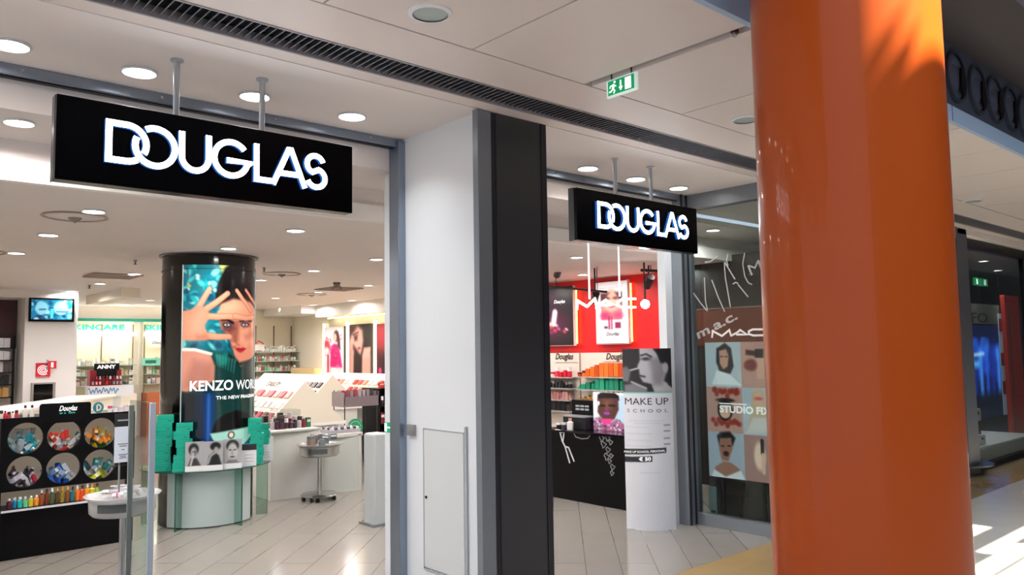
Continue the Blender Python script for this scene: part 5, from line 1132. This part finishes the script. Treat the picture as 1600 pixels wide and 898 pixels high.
row((7.89, yl1, ZL[1]), (7.89, yl0, ZL[1]), 13, ['box', 'jar'], ['18161a', '242026'], (.07, .10), .95, 'black pack on the second left shelf under the red wall', 'box', 'black packs on the wall display', caps=('8c8484', '303034'))
row((7.89, yl1, ZL[2]), (7.89, yl0, ZL[2]), 14, ['tube', 'box'], ['c08c88', 'b87878', 'd0a49c', 'a86870'], (.10, .12), .95, 'dusty pink tube on the third left shelf under the red wall', 'tube', 'dusty pink tubes', caps=('d8b4b0',))
row((7.89, yl1, ZL[3]), (7.89, yl0, ZL[3]), 9, ['box'], ['1c1a1e', '2c282c'], (.10, .13), .9, 'black box on the lowest left shelf under the red wall', 'box', 'lower black boxes', caps=('544c50',))
yr0, yr1 = 6.4, ysep-.10
for k in range(14):
    f = k/13; y = yr1+(yr0-yr1)*f; h = .055+.13*min(1, f*2.6)
    goods('plainbox' if k > 1 else 'jar', random.choice(['e0601c', 'c84818', 'e87428']), (7.89, y, ZR[0]), (.075, .075, h), 'orange pack on the top right shelf, rising row under the red wall', 'box', 'orange packs', cap='5c2410')
    h = .045+.14*min(1, f*2.2)
    goods('bottle' if k % 3 == 0 else 'plainbox', random.choice(['18a07c', '20b890', '148c6c']), (7.89, y, ZR[1]), (.075, .075, h), 'green pack on the middle right shelf, rising row under the red wall', 'box', 'green packs', cap='0c5c48')
    h = .035+.12*min(1, f*2.)
    goods('bottle', random.choice(['e0b020', 'c89418', 'f0c838']), (7.89, y, ZR[2]), (.065, .065, h), 'yellow bottle on the lowest right shelf, rising row under the red wall', 'bottle', 'yellow bottles', cap='5c3c10')
# black make-up counter with white ornaments
t = thing('makeup_counter', 'black make-up counter with white tool and flower ornaments inside the right entrance', 'counter', (6.4, 5.6, 0))
m = MB(); m.prism([(6.0, 6.25), (6.0, 5.06), (6.85, 5.06), (6.85, 6.25)], .0, .705); m.build('body', BLACK, t, bevel=.004)
m = MB(); m.box(5.975, 5.03, .705, 6.88, 6.28, .73); m.build('worktop', BLACKG, t, bevel=.004)
z9 = lambda *pp: xpts(5.999, [(850+a/3.208, 560+b/3.208) for a, b in pp])
WO = mat('ornament_white', 'e8e8ea', .4); GO = mat('ornament_grey', '8c8c90', .4)
q = MB(); S_ = lambda pts, w: q.stroke((5.999, 0, 0), UNY, UZ, pts, w, .004)
S_(z9((80, 366), (92, 412), (106, 440), (130, 524)), .016); S_(z9((102, 364), (96, 412)), .014); S_(z9((106, 440), (124, 446), (152, 516)), .016); S_(z9((80, 366), (90, 372), (102, 364)), .012); q.build('tool_ornament', WO, t)
q = MB()
for (a, b, r_) in ((290, 400, .035), (320, 400, .03), (300, 432, .035), (335, 420, .026), (322, 458, .03), (315, 492, .036), (338, 488, .024), (330, 515, .024), (345, 545, .03), (342, 575, .024)):
    c = z9((a, b))[0]; q.stroke((5.999, 0, 0), UNY, UZ, [(c[0]+r_*(.8+.3*math.sin(3*w))*math.cos(w), c[1]+r_*(.8+.3*math.cos(3*w))*math.sin(w)) for w in np.linspace(0, 6.28, 16)[:-1]], .008, .004, closed=True)
q.build('flower_ornament', GO, t)
q = MB(); q.stroke((5.999, 0, 0), UNY, UZ, z9((150, 374), (160, 392), (190, 402), (220, 400), (232, 384)), .010, .004); q.build('bag_handle_ornament', GO, t)
# things on the counter
t = thing('tester_display', 'black stepped tester display with white text, left of the face poster', 'display', (6.35, 6.1, .73))
P = [on(*c, 'x', 6.25) for c in ((893, 624), (926, 624), (928, 650), (893, 650))]
ya, yb_ = float(P[0][1]), float(P[1][1]); zt = float(P[0][2]); zm = float(P[2][2])
m = MB(); m.box(6.25, yb_, .73, 6.45, ya, zt); m.build('header_block', BLACK, t, bevel=.004); m = MB(); m.box(6.12, yb_-.01, .73, 6.25, ya+.01, zm-.01); m.build('lower_block', mat('block_dark', '1c1c20', .3), t, bevel=.004)
m = MB(); m.box(6.10, yb_-.02, zm-.01, 6.26, ya+.02, zm+.005); m.build('tray_lip', mat('lip_grey', '8c8c94', .3), t)
m = MB()
for r_ in range(2):
    for k in range(3): m.box(6.246, (ya+yb_)/2-.10+.07*k, zt-.075-.035*r_, 6.25, (ya+yb_)/2-.045+.07*k, zt-.055-.035*r_)
m.build('small_print', mat('print_pale'), t)
FP = lambda x, y: (lambda p: (float(p[1]), float(p[2])))(on(x, y, 'x', 6.22))
t = thing('face_poster', 'shiny poster of a dark skinned face with purple lips standing on the black counter', 'poster', (6.22, 5.75, .73))
ya, yb_ = FP(927, 640)[0], FP(977, 640)[0]; zt, zb_ = FP(950, 613)[1], .732
m = MB(); m.box(6.222, yb_, zb_, 6.25, ya, zt); m.build('panel', mat('panel_silver', 'c8ccd4', .3), t)
FM = lambda x, y: ((ya-FP(x, y)[0])/(ya-yb_), (zt-FP(x, y)[1])/(zt-zb_))
A = Art(76, 90, (222, 222, 228), FM, asp=1.15)
zf = lambda *pp: [(850+a/5.614, 540+b/5.614) for a, b in pp]
A.poly(zf((640, 440), (720, 440), (720, 680), (600, 660)), (180, 205, 225), 5)
A.poly(zf((470, 430), (500, 410), (620, 415), (655, 440), (660, 480), (470, 480)), (16, 14, 24), 3)
A.poly(zf((470, 460), (650, 460), (655, 560), (620, 640), (560, 680), (510, 650), (470, 580)), (82, 48, 44), 4)
A.poly(zf((520, 470), (600, 470), (590, 560), (530, 560)), (120, 76, 66), 12, .6)
for a, b in ((510, 525), (595, 525)): x, y = zf((a, b))[0]; A.pe(x, y, 6, 1.8, (36, 18, 22), 2)
A.line(zf((550, 500), (545, 560), (560, 565)), .03, (120, 78, 70), 4); x, y = zf((550, 592))[0]; A.pe(x, y, 5, 2.6, (140, 60, 170), 2)
A.poly(zf((390, 740), (430, 640), (500, 620), (560, 690), (640, 640), (720, 700), (720, 780), (390, 780)), (150, 100, 130), 5); A.blotch(50, (0, .72, 1, 1), [(220, 190, 210), (90, 60, 90), (230, 90, 150), (60, 40, 60), (200, 200, 215)], .015, .04, 2)
A.poly(zf((500, 640), (600, 640), (580, 690), (520, 690)), (220, 60, 140), 4); A.blotch(8, (0, .05, .2, .6), [(250, 250, 252)], .02, .04, 2)
A.build('print', flat((6.2205, ya, zt), (0, -(ya-yb_), 0), (0, 0, -(zt-zb_))), printmat('gloss_print', .25, .15), t)
for k, (x, y, n) in enumerate(((890, 672, 'white capped bottle at the left end of the black counter'), (951, 672, 'white capped bottle leaning by the face poster'))):
    p = on(x, y, 'x', 6.06); goods('bottle', 'e8e4e4', (6.06, float(p[1]), .731), (.06, .06, .10), n, 'bottle', None, cap='c89878') if False else None
p = on(891, 668, 'x', 6.05); o = goods('bottle', 'ece8e8', (6.05, float(p[1]), .731), (.07, .07, .12), 'white rounded bottle at the left end of the black counter', 'bottle', 'bottles on the black counter', cap='c89878')
row((6.12, 6.20, .731), (6.12, 5.95, .731), 3, ['jar'], ['3c3438', '1c1a1e'], (.05, .08), .7, 'small dark jar on the left end of the black counter', 'jar', 'dark jars on the black counter')
row((6.5, 6.2, .731), (6.5, 5.15, .731), 12, ['bottle', 'tube'], ['18161a', 'a03c58', 'c8c0c8', '4c2c5c'], (.10, .16), .8, 'dark cosmetic item at the rear of the black counter', 'cosmetic item', 'cosmetics at the rear of the counter', caps=('c0c0c4', '1c1c20'))
# MAKE UP school totem
bc_ = on(1018, 826, 'z', 0); bd = vdir(bc_[0], bc_[1]); bu = np.array([bd[1], -bd[0]]); bw = .43; BH = 1.585; bs = .075
C0 = np.array([bc_[0], bc_[1]])
def totem(u, v, off=0.):
    p = C0+bu*(u-.5)*bw-bd*(bs*(1-(2*u-1)**2)+off); return (p[0], p[1], BH*(1-v))
t = thing('cardboard_totem', 'tall white curved MAKE UP SCHOOL totem with a black and white portrait on top', 'totem', (float(C0[0]), float(C0[1]), 0))
ring = [tuple(np.array(totem(k/16, 0))[:2]+bd*.002) for k in range(17)]+[tuple(C0+bu*(.5-k/16)*bw+bd*bs*.6*(1-(1-2*k/16)**2)+bd*.004) for k in range(1, 16)]
m = MB(); m.prism(ring, 0, BH-.001); m.build('cardboard_body', mat('cardboard_white', 'e2e4ea', .45), t)
ue = float((on(975, 600, 'z', 1.3)*0)[0])
def BM(x, y):   # photograph pixel on the totem front -> page coordinates
    yy0 = 545.; yy1 = 822.; xl = 975+(y-545)/277.*11; xr = 1052+(y-545)/277.*6
    return ((x-xl)/(xr-xl), (y-yy0)/(yy1-yy0))
A = Art(70, 240, (224, 226, 232), BM, asp=BH/bw)
zt_ = lambda *pp: [(960+a/3.1, 540+b/3.1) for a, b in pp]
A.rect(-.1, -.1, 1.1, .243, (34, 34, 38), 1)
A.poly(zt_((130, 5), (215, 5), (240, 60), (262, 130), (250, 170), (290, 200), (300, 225), (205, 225), (190, 185), (150, 175), (135, 150), (130, 110), (122, 100), (135, 70)), (178, 176, 180), 3)
A.poly(zt_((175, 60), (240, 60), (262, 130), (240, 190), (200, 190), (190, 120)), (120, 118, 124), 8, .75)
A.poly(zt_((185, 0), (300, 0), (300, 215), (272, 190), (275, 130), (262, 90), (235, 85), (215, 40)), (22, 22, 28), 3)
x, y = zt_((258, 108))[0]; A.pe(x, y, 4.5, 8, (170, 168, 174), 2); x, y = zt_((163, 65))[0]; A.pe(x, y, 6.5, 2.5, (50, 48, 54), 3); A.line(zt_((140, 48), (165, 42), (190, 55)), .035, (40, 38, 44), 2)
A.line(zt_((135, 145), (158, 150)), .04, (60, 56, 60), 2); A.line(zt_((85, 120), (130, 108)), .028, (200, 198, 202), 1.5)
A.poly(zt_((40, 110), (70, 100), (90, 125), (80, 175), (40, 170)), (110, 110, 116), 4); A.poly(zt_((60, 190), (110, 180), (170, 210), (170, 225), (60, 225)), (120, 118, 124), 4); A.line(zt_((95, 175), (165, 205)), .04, (170, 168, 172), 2)
A.rect(-.1, .243, 1.1, .2500, (120, 200, 186), 1)
for y_, x0_, x1_ in ((656, 987, 1042), (660, 995, 1036), (666, 983, 1018), (676, 983, 1022), (686, 984, 1022), (695, 984, 1022), (735, 1005, 1034)):
    A.line([(x0_, y_), (x1_, y_)], .012, (196, 198, 206), 1, .8)
for y_ in (663, 672, 683, 692): A.line([(1041, y_), (1049, y_)], .028, (120, 120, 128), 1.2, .8)
A.poly([(978, 700), (1044, 697), (1044, 705), (978, 709)], (40, 40, 44), 1); A.poly([(979, 712), (1023, 709.5), (1023, 718), (979, 720.5)], (40, 40, 44), 1)
A.build('front_print', lambda u, v: totem(u, v, .0035), printmat('totem_print', 0, .4), t)
def btext(body, x0, x1, y, sz, bold, m_, space=1, slope=0):
    (ua, v), (ub, _) = BM(x0, y), BM(x1, y)
    text('lettering', body, (0, 0, 0), UX, UZ, sz, m_, t, bold=bold, space=space, wfit=(ub-ua)*bw, mapf=lambda c: (lambda q: (q[0], q[1], q[2]+c[1]+slope*c[0]))(totem((ua+ub)/2+c[0]/bw, v, .0045+c[2])))
btext('MAKE UP', 980, 1047, 627, .085, 0, mat('lettering_charcoal', '2c2c32', .4)); btext('SCHOOL', 984, 1046, 641, .042, .0003, mat('lettering_greyish', '6c6c74', .4), 1.9)
btext('MAKE UP SCHOOL PERSONAL', 980, 1042, 703.2, .026, 0, mat('lettering_white'), slope=.05); btext('€ 50', 1003, 1021, 714.4, .042, .0012, mat('lettering_white'), slope=.05)
m = MB(); m.prism([tuple(C0+bu*a+bd*b) for a, b in ((-.18, -.045), (.18, -.045), (.18, .04), (-.18, .04))], 0, .006); m.build('foot', mat('foot_grey', 'a0a4ac', .5), t)
# spotlights and rails on the red wall side
SB = mat('spot_black', '141216', .4)
def spot(x, y, z, tgt, label, lit=False):
    t = thing('track_spotlight', label, 'spotlight', (x, y, z)); v = (Vector(tgt)-Vector((x, y, z))).normalized(); p = Vector((x, y, z))
    q = MB(); q.tube(p-v*.09, p+v*.09, .045, 18); q.build('lamp_body', SB, t, smooth=False); q = MB(); q.tube(p, (x, y, ZB), .01, 8); q.build('stem', SB, t)
    q = MB(); q.tube(p+v*.09, p+v*.092, .05 if lit else .038, 18); q.build('lens', mat('spot_lens_lit', 'ffffff', .3, emit=40) if lit else mat('spot_lens', 'c8c8d0', .2), t)
p = on(1014, 440, 'x', 7.3); spot(7.3, float(p[1]), float(p[2]), (8.0, 7.0, 1.4), 'black track spotlight near the ceiling left of the white pier')
p = on(1008, 475, 'x', 7.0); spot(7.0, float(p[1]), float(p[2]), (0, 0, 1.6), 'glaring white spotlight shining outward beside the white light box', True)
p = on(930, 464, 'x', 7.0); spot(7.0, float(p[1]), float(p[2]), (8.0, 7.6, 1.5), 'black spotlight hanging behind the neon logo')
p = on(872, 424, 'x', 7.0); spot(7.0, float(p[1]), float(p[2]), (8.0, 8.6, 1.5), 'small black spotlight right beside the pier near the ceiling')
t = thing('lighting_rail', 'thin black lighting rail running behind the neon logo', 'rail', (7, 7, 2.3)); a = on(856, 447, 'x', 6.9); b = on(948, 456, 'x', 6.9)
q = MB(); q.tube(a, b, .014); q.build('rail', SB, t); 
for f in (.15, .85): c = Vector(a).lerp(Vector(b), f); q = MB(); q.tube(c, (c[0], c[1], ZB), .005, 6); q.build('suspension', SB, t)
t = thing('lighting_rail', 'short black lighting rail near the ceiling at the white pier', 'rail', (7.3, 6.3, 2.5)); a = on(1002, 422, 'x', 7.3); b = on(1040, 424, 'x', 7.3); q = MB(); q.tube(a, b, .018); q.build('rail', SB, t); q = MB(); q.tube(Vector(a).lerp(Vector(b), .4), tuple(list(Vector(a).lerp(Vector(b), .4))[:2])+(ZB,), .006); q.build('suspension', SB, t)

# ============================================================ WINDOW DISPLAY WITH COLLAGE
XW = 6.12
ya = float(on(1105, 640, 'x', XW)[1]); zt = float(on(1105, 535, 'x', XW)[2]); zb_ = float(on(1110, 743, 'x', XW)[2]); yb_ = 3.57
WM = lambda x, y: (lambda p: ((ya-float(p[1]))/(ya-yb_), (zt-float(p[2]))/(zt-zb_)))(on(x, y, 'x', XW))
t = thing('window_collage', 'collage poster of faces and make-up pictures standing behind the side window', 'poster', (XW, 3.85, zb_))
m = MB(); m.box(XW+.001, yb_, zb_, XW+.02, ya, zt); m.build('board', mat('board_grey', 'b8b4b8', .4), t); m = MB(); m.box(XW+.002, yb_+.1, 0, XW+.018, yb_+.13, zb_); m.box(XW+.002, ya-.13, 0, XW+.018, ya-.10, zb_); m.build('stand_legs', BLACK, t)
A = Art(120, 210, (170, 180, 190), WM, asp=(zt-zb_)/(ya-yb_))
zw = lambda *pp: [(1060+a/2.494, 520+b/2.494) for a, b in pp]
um = WM(1159, 600)[0]; v1 = WM(1110, 604)[1]; v2 = WM(1110, 674)[1]
A.rect(-.1, -.1, um, v1, (178, 188, 196)); A.rect(um, -.1, 1.1, v1, (186, 140, 128)); A.rect(-.1, v1, um, v2, (184, 142, 130)); A.rect(um, v1, 1.1, v2, (170, 182, 198)); A.rect(-.1, v2, um, 1.1, (160, 172, 186)); A.rect(um, v2, 1.1, 1.1, (160, 122, 116))
A.poly(zw((150, 60), (180, 38), (205, 60), (215, 130), (200, 165), (160, 150), (148, 110)), (40, 34, 38), 3); A.poly(zw((158, 70), (185, 62), (196, 90), (192, 130), (175, 142), (162, 120)), (190, 140, 122), 3); A.poly(zw((130, 200), (150, 145), (200, 160), (245, 205)), (222, 226, 232), 3)
A.line(zw((150, 60), (150, 120)), .015, (30, 26, 30), 2); 
for a, b in ((168, 92), (186, 92)): x, y = zw((a, b))[0]; A.pe(x, y, 2.2, 1, (40, 24, 26), 1.5)
A.blotch(1, (.6, .1, .7, .2), [(120, 40, 44)], .05, .06, 4); A.poly(zw((262, 65), (300, 70), (300, 90), (262, 85)), (70, 30, 34), 3); A.poly(zw((298, 62), (330, 62), (330, 98), (298, 96)), (30, 22, 26), 2); A.poly(zw((303, 98), (334, 98), (334, 180), (306, 178)), (206, 160, 140), 2); x, y = zw((283, 125))[0]; A.pe(x, y, 9, 9, (110, 36, 40), 5)
for k in range(26): x, y = zw((np.interp(k, (0, 25), (135, 240))+A.rg.uniform(-6, 6), 232+A.rg.uniform(-14, 14)+(118 if k % 2 else 0)))[0]; A.pe(x, y, 3.4, 4, (146, 50, 42), 3)
x, y = zw((182, 300))[0]; A.pe(x, y, 12, 17, (30, 22, 24), 2); A.pe(x, y+3, 8.5, 10, (214, 170, 150), 2); x, y = zw((182, 262))[0]; A.pe(x, y, 14, 3.5, (40, 30, 32), 2)
A.poly(zw((285, 230), (310, 212), (335, 230), (345, 300), (345, 390), (262, 390), (280, 320)), (190, 168, 140), 4); A.poly(zw((296, 235), (320, 232), (328, 270), (312, 300), (298, 275)), (214, 162, 142), 3); x, y = zw((312, 256))[0]; A.pe(x, y, 6, 2.4, (190, 60, 70), 3); A.poly(zw((262, 392), (290, 330), (345, 330), (350, 392)), (200, 206, 214), 5, .7)
A.poly(zw((150, 400), (165, 386), (200, 384), (222, 410), (212, 440), (160, 440)), (30, 24, 26), 4); A.poly(zw((162, 410), (205, 408), (212, 450), (195, 500), (170, 495), (158, 450)), (150, 104, 88), 3); x, y = zw((186, 470))[0]; A.pe(x, y, 4.5, 4, (60, 20, 24), 2); A.poly(zw((130, 560), (145, 520), (175, 500), (205, 505), (250, 540), (258, 570)), (152, 108, 92), 3); A.poly(zw((125, 570), (140, 530), (185, 560), (245, 535), (262, 575)), (216, 220, 226), 3)
for a, b in ((172, 440), (198, 440)): x, y = zw((a, b))[0]; A.pe(x, y, 2.6, 1.2, (36, 22, 22), 1.5)
x, y = zw((318, 480))[0]; A.pe(x, y, 9, 22, (226, 196, 176), 4); A.line(zw((326, 420), (328, 470)), .05, (30, 24, 26), 2); A.line(zw((330, 475), (334, 545)), .05, (216, 172, 150), 2)
A.build('print', flat((XW, ya, zt), (0, -(ya-yb_), 0), (0, 0, -(zt-zb_))), printmat('glowing_collage', .4), t)  # emission added to brighten the print, no lamp behind it
def wtext(body, x0, x1, y, sz, bold, X, par, m_, stretch=1, rot=0):
    a = on(x0, y, 'x', X); b = on(x1, y, 'x', X); c = (a+b)/2
    u = Vector((0, -math.cos(R(rot)), math.sin(R(rot)))); v = Vector((0, math.sin(R(rot)), math.cos(R(rot))))
    return text('lettering', body, tuple(c), u, v, sz, m_, par, bold=bold, wfit=abs(a[1]-b[1]), stretch=stretch)
wtext('STUDIO FIX', 1124, 1204, 641, .085, .003, XW-.003, t, mat('lettering_white')); m = MB(); a = on(1124, 630, 'x', XW-.003); b = on(1166, 628, 'x', XW-.003); m.box(XW-.004, b[1], a[2]-.004, XW-.001, a[1], a[2]+.006); m.build('small_print', mat('lettering_white'), t)
a = on(1118, 748, 'x', 6.15); b = on(1165, 777, 'x', 6.15); m = MB(); m.box(6.15, b[1], b[2], 6.19, a[1], a[2]); m.box(6.16, b[1]+.05, 0, 6.18, b[1]+.08, b[2]); m.box(6.16, a[1]-.08, 0, 6.18, a[1]-.05, b[2]); tag(m.build('black_box', BLACKG), 'small plain black panel low behind the side window, under the collage', 'panel')
m = MB(); m.box(6.20, 3.57, 0, 6.22, 4.28, .46); struct(m.build('trim_window_base', mat('base_charcoal', '2c2c30', .5)))
m = MB(); m.box(6.115, 4.16, .12, 6.12, 4.24, .33); m.box(6.115, 4.16, .0, 6.12, 4.17, .12); tag(m.build('paper_notice', mat('paper_pale', '9cb0b4', .5)), 'small pale paper notice at the bottom left corner of the side window', 'notice')
XG2 = 6.043
t = thing('window_decal', 'white logo and hand drawn graffiti lettering on the side window glass', 'decal', (XG2, 3.9, 1.6))
DW = mat('decal_white', 'e8e4e0', .5); DG = mat('decal_grey', 'a8a4a2', .5)
g8 = lambda *pp: xpts(XG2, [(1080+a/5.615, 380+b/5.615) for a, b in pp])
q = MB(); S2 = lambda pts, w: q.stroke((XG2, 0, 0), UNY, UZ, g8(*pts), w, .0015)
for pts in (((20, 435), (80, 520), (145, 600)), ((145, 600), (125, 500), (116, 300)), ((180, 320), (240, 480), (295, 600)), ((290, 160), (300, 300), (345, 560)), ((290, 160), (385, 315)), ((410, 360), (500, 470)), ((365, 358), (390, 342), (412, 352)), ((470, 80), (452, 180), (470, 290), (500, 345), (535, 362)), ((322, 90), (310, 150), (325, 200)), ((120, 165), (170, 160), (235, 112))): S2(pts, .011)
q.build('graffiti_lines', DG, t)
wtext('m.a.c.', 1086, 1154, 508, .12, .003, XG2, t, DG, rot=22)
wtext('M', 1170, 1190, 419, .14, 0, XG2, t, DG, rot=20)
q = MB()
for pts in (((182, 830), (190, 770), (270, 812), (335, 760), (350, 812)), ((345, 812), (400, 785), (430, 760), (490, 800), (440, 800), (395, 800)), ((640, 755), (540, 755), (505, 772), (505, 795), (545, 808), (640, 806))): S2(pts, .018)
q.build('logo', DW, t)

# ============================================================ NEIGHBOURING SHOP
m = MB(); m.box(10.8, 3.68, 0, 13.6, 4.5, .22); tag(m.build('window_plinth', mat('plinth_white', 'c8c8cc', .5)), 'low white display plinth behind the neighbouring shop window', 'plinth')
a = on(1507, 650, 'y', 4.0)
mx = float(a[0])-.12; t = thing('mannequin', 'white mannequin in striped clothes behind the neighbouring shop window', 'mannequin', (mx, 4.0, .22))
m = MB(); m.lathe([(.14, 0), (.14, .02), (.012, .03), (.012, .5)], (mx, 4.0, .22), 24); m.build('stand', STEEL, t, smooth=True)
m = MB(); m.lathe([(.06, .46), (.13, .50), (.14, .62), (.105, .74), (.135, .90), (.12, .98), (.05, 1.02), (.04, 1.06)], (0, 0, 0), 28); m.v = [(mx+x, 4.0+y*.65, z+.22) for x, y, z in m.v]; m.build('torso', mat('mannequin_white', 'dcdce0', .4), t, smooth=True)
m = MB(); m.lathe([(.02, 1.04), (.06, 1.08), (.07, 1.15), (.055, 1.22), (.02, 1.25), (.0001, 1.255)], (0, 0, 0), 20); m.v = [(mx+x, 4.0+y, z+.22) for x, y, z in m.v]; m.build('head', mat('mannequin_white'), t, smooth=True)
m = MB()
for k in range(8): z = .52+.06*k; rr = np.interp(z, (.50, .62, .74, .90, .98), (.13, .14, .105, .135, .12))+.003; m.lathe([(rr, z), (rr, z+.022)], (0, 0, 0), 28, caps=False)
m.v = [(mx+x, 4.0+y*.66, z+.22) for x, y, z in m.v]; m.build('stripes', mat('stripe_navy', '1c2030', .5), t, smooth=True)
for s in (-1, 1): m = MB(); m.path([(mx+s*.13, 4.0, 1.16), (mx+s*.17, 3.98, .95), (mx+s*.16, 3.94, .76)], .033, 12); m.build('arm', mat('mannequin_white'), t, smooth=True)
def bag(px, py, Y, w, h, c, label):
    p = on(px, py, 'y', Y); z0 = .221; zc = float(p[2])
    t = thing('handbag', label, 'handbag', (float(p[0]), Y, z0))
    if zc-h/2 > .3:
        q = MB(); q.box(p[0]-.08, Y-.04, .22, p[0]+.08, Y+.06, zc-h/2); q.build('riser', mat('riser_dark', '2a2a30', .5), t); z0 = zc-h/2
    q = MB(); q.box(p[0]-w/2, Y-.04, z0, p[0]+w/2, Y+.05, z0+h); q.build('body', mat('bag_'+c, c, .4), t, bevel=.015); q = MB(); q.path([(p[0]-w*.25, Y, z0+h)]+[(p[0]+w*.25*math.cos(R(a_)), Y, z0+h+.07*math.sin(R(a_))) for a_ in range(165, 0, -30)]+[(p[0]+w*.25, Y, z0+h)], .006); q.build('handle', BLACK, t); q = MB(); q.box(p[0]-.03, Y-.046, z0+h*.55, p[0]+.03, Y-.04, z0+h*.75); q.build('clasp', BLACK, t)
bag(1523, 648, 3.92, .26, .17, 'd0c8c0', 'cream handbag on a dark riser beside the mannequin'); bag(1530, 684, 3.80, .26, .13, 'd8d8dc', 'white and dark handbag on the plinth in front of the riser')
# blue lit screen with bottles, banner, red frame
BP = lambda x, y: (lambda p: (float(p[0]), float(p[2])))(on(x, y, 'y', 5.3))
x0_, z1_ = BP(1500, 507); x1_, z0_ = BP(1580, 640)
t = thing('blue_display_screen', 'glowing blue display screen with bottles deep in the neighbouring shop', 'screen', ((x0_+x1_)/2, 5.3, 0)); z0_ = .15
m = MB(); m.box(x0_-.1, 5.302, 0, x1_+.3, 5.36, z1_+.03); m.build('frame', mat('screen_frame', '101830', .4), t)
A = Art(90, 70, (14, 24, 70)); A.asp = .78; A.blotch(26, (.1, .15, .95, .6), [(30, 60, 170), (50, 110, 230), (20, 30, 90)], .03, .09, 6); 
for k in range(6): A.line([(.12+.13*k, .75), (.12+.13*k, .30)], .05, [(40, 90, 220), (24, 50, 150), (70, 150, 240)][k % 3], 6, px=False)
A.rect(.0, .0, 1, .13, (16, 24, 60)); A.line([(.12, .33), (.45, .31)], .02, (190, 230, 255), 3, px=False); A.line([(.2, .42), (.32, .42)], .05, (90, 180, 250), 5, px=False); A.rect(0, .75, 1, 1, (16, 22, 36), 8)
A.build('screen', flat((x0_, 5.30, z1_), (x1_-x0_, 0, 0), (0, 0, -(z1_-z0_))), printmat('blue_screen', 1.2, .3), t)
p = on(1568, 560, 'y', 4.7); za = float(on(1566, 490, 'y', 4.7)[2])
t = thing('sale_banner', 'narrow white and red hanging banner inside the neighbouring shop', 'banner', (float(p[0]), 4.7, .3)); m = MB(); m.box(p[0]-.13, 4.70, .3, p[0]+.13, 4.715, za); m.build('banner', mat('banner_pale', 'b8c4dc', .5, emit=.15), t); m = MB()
for f in (.82, .48, .2): m.box(p[0]-.135, 4.695, .3+(za-.3)*f, p[0]+.135, 4.70, .3+(za-.3)*(f+.13))
m.build('red_print', mat('banner_red', 'd83848', .5), t); m = MB(); m.box(p[0]-.003, 4.70, za, p[0]+.003, 4.71, 2.86); m.build('cord', BLACK, t)
a = on(1578, 600, 'y', 4.0); b = on(1597, 600, 'y', 4.0); za = float(on(1580, 462, 'y', 4.0)[2])
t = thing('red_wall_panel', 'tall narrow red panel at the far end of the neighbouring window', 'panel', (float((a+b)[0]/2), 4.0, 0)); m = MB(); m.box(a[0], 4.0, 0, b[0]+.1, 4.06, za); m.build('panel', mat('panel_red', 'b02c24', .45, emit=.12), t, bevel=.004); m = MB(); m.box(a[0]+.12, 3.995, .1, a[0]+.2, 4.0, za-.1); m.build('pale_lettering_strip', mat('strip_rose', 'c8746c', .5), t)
t = thing('exit_sign', 'reflection of a small green exit sign, above the blue screen in the neighbouring shop', 'exit sign', tuple(on(1532, 441, 'y', 5.0))); a = on(1523, 445, 'y', 5.0); b = on(1543, 436, 'y', 5.0); m = MB(); m.box(a[0], 5.0, a[2], b[0], 5.03, b[2]); m.build('face', GREENSIGN, t); m = MB(); m.box(a[0]+.1, 4.996, a[2]+.02, a[0]+.16, 5.0, b[2]-.02); m.box(b[0]-.2, 4.996, a[2]+.02, b[0]-.1, 5.0, b[2]-.02); m.build('pictogram', SIGNWHITE, t); m = MB(); m.box((a[0]+b[0])/2, 5.01, b[2], (a[0]+b[0])/2+.01, 5.02, 2.86); m.build('hanger', STEEL, t)  # exit sign reflected in the glass, modelled as an object inside
t = thing('reflected_name_sign', 'reflected dark shop lettering, built as a pale board above the blue screen', 'sign', tuple(on(1522, 497, 'y', 5.2))); a = on(1500, 505, 'y', 5.2); b = on(1550, 476, 'y', 5.2); m = MB(); m.box(a[0]-.2, 5.2, a[2], b[0]+.4, 5.23, b[2]); m.build('board', mat('board_taupe', '7c7870', .5), t); text('lettering', 'AFO', (float(on(1523, 497, 'y', 5.2)[0]), 5.197, float(on(1523, 497, 'y', 5.2)[2])), UX, UZ, .26, mat('lettering_reflected', '20201f', .5), t, bold=.004, wfit=float(on(1545, 497, 'y', 5.2)[0]-on(1503, 497, 'y', 5.2)[0]))  # lettering mirrored in the glass, modelled as a board inside
for i, (x, y) in enumerate(((12.0, 4.2), (13.6, 4.2), (15.6, 4.6), (18, 4.8), (13, 6.0))):
    o = dup(d1, (x, y, 2.86)); o['label'] = 'round downlight in the neighbouring shop ceiling, %s from the dark facade column' % ORD[i]; o['group'] = 'neighbouring shop downlights'
m = MB(); m.box(14.2, 6.2, 0, 19.8, 6.3, 2.86); struct(m.build('wall_neighbour_rear_panel', mat('rear_blue', '1c2c50', .5)))
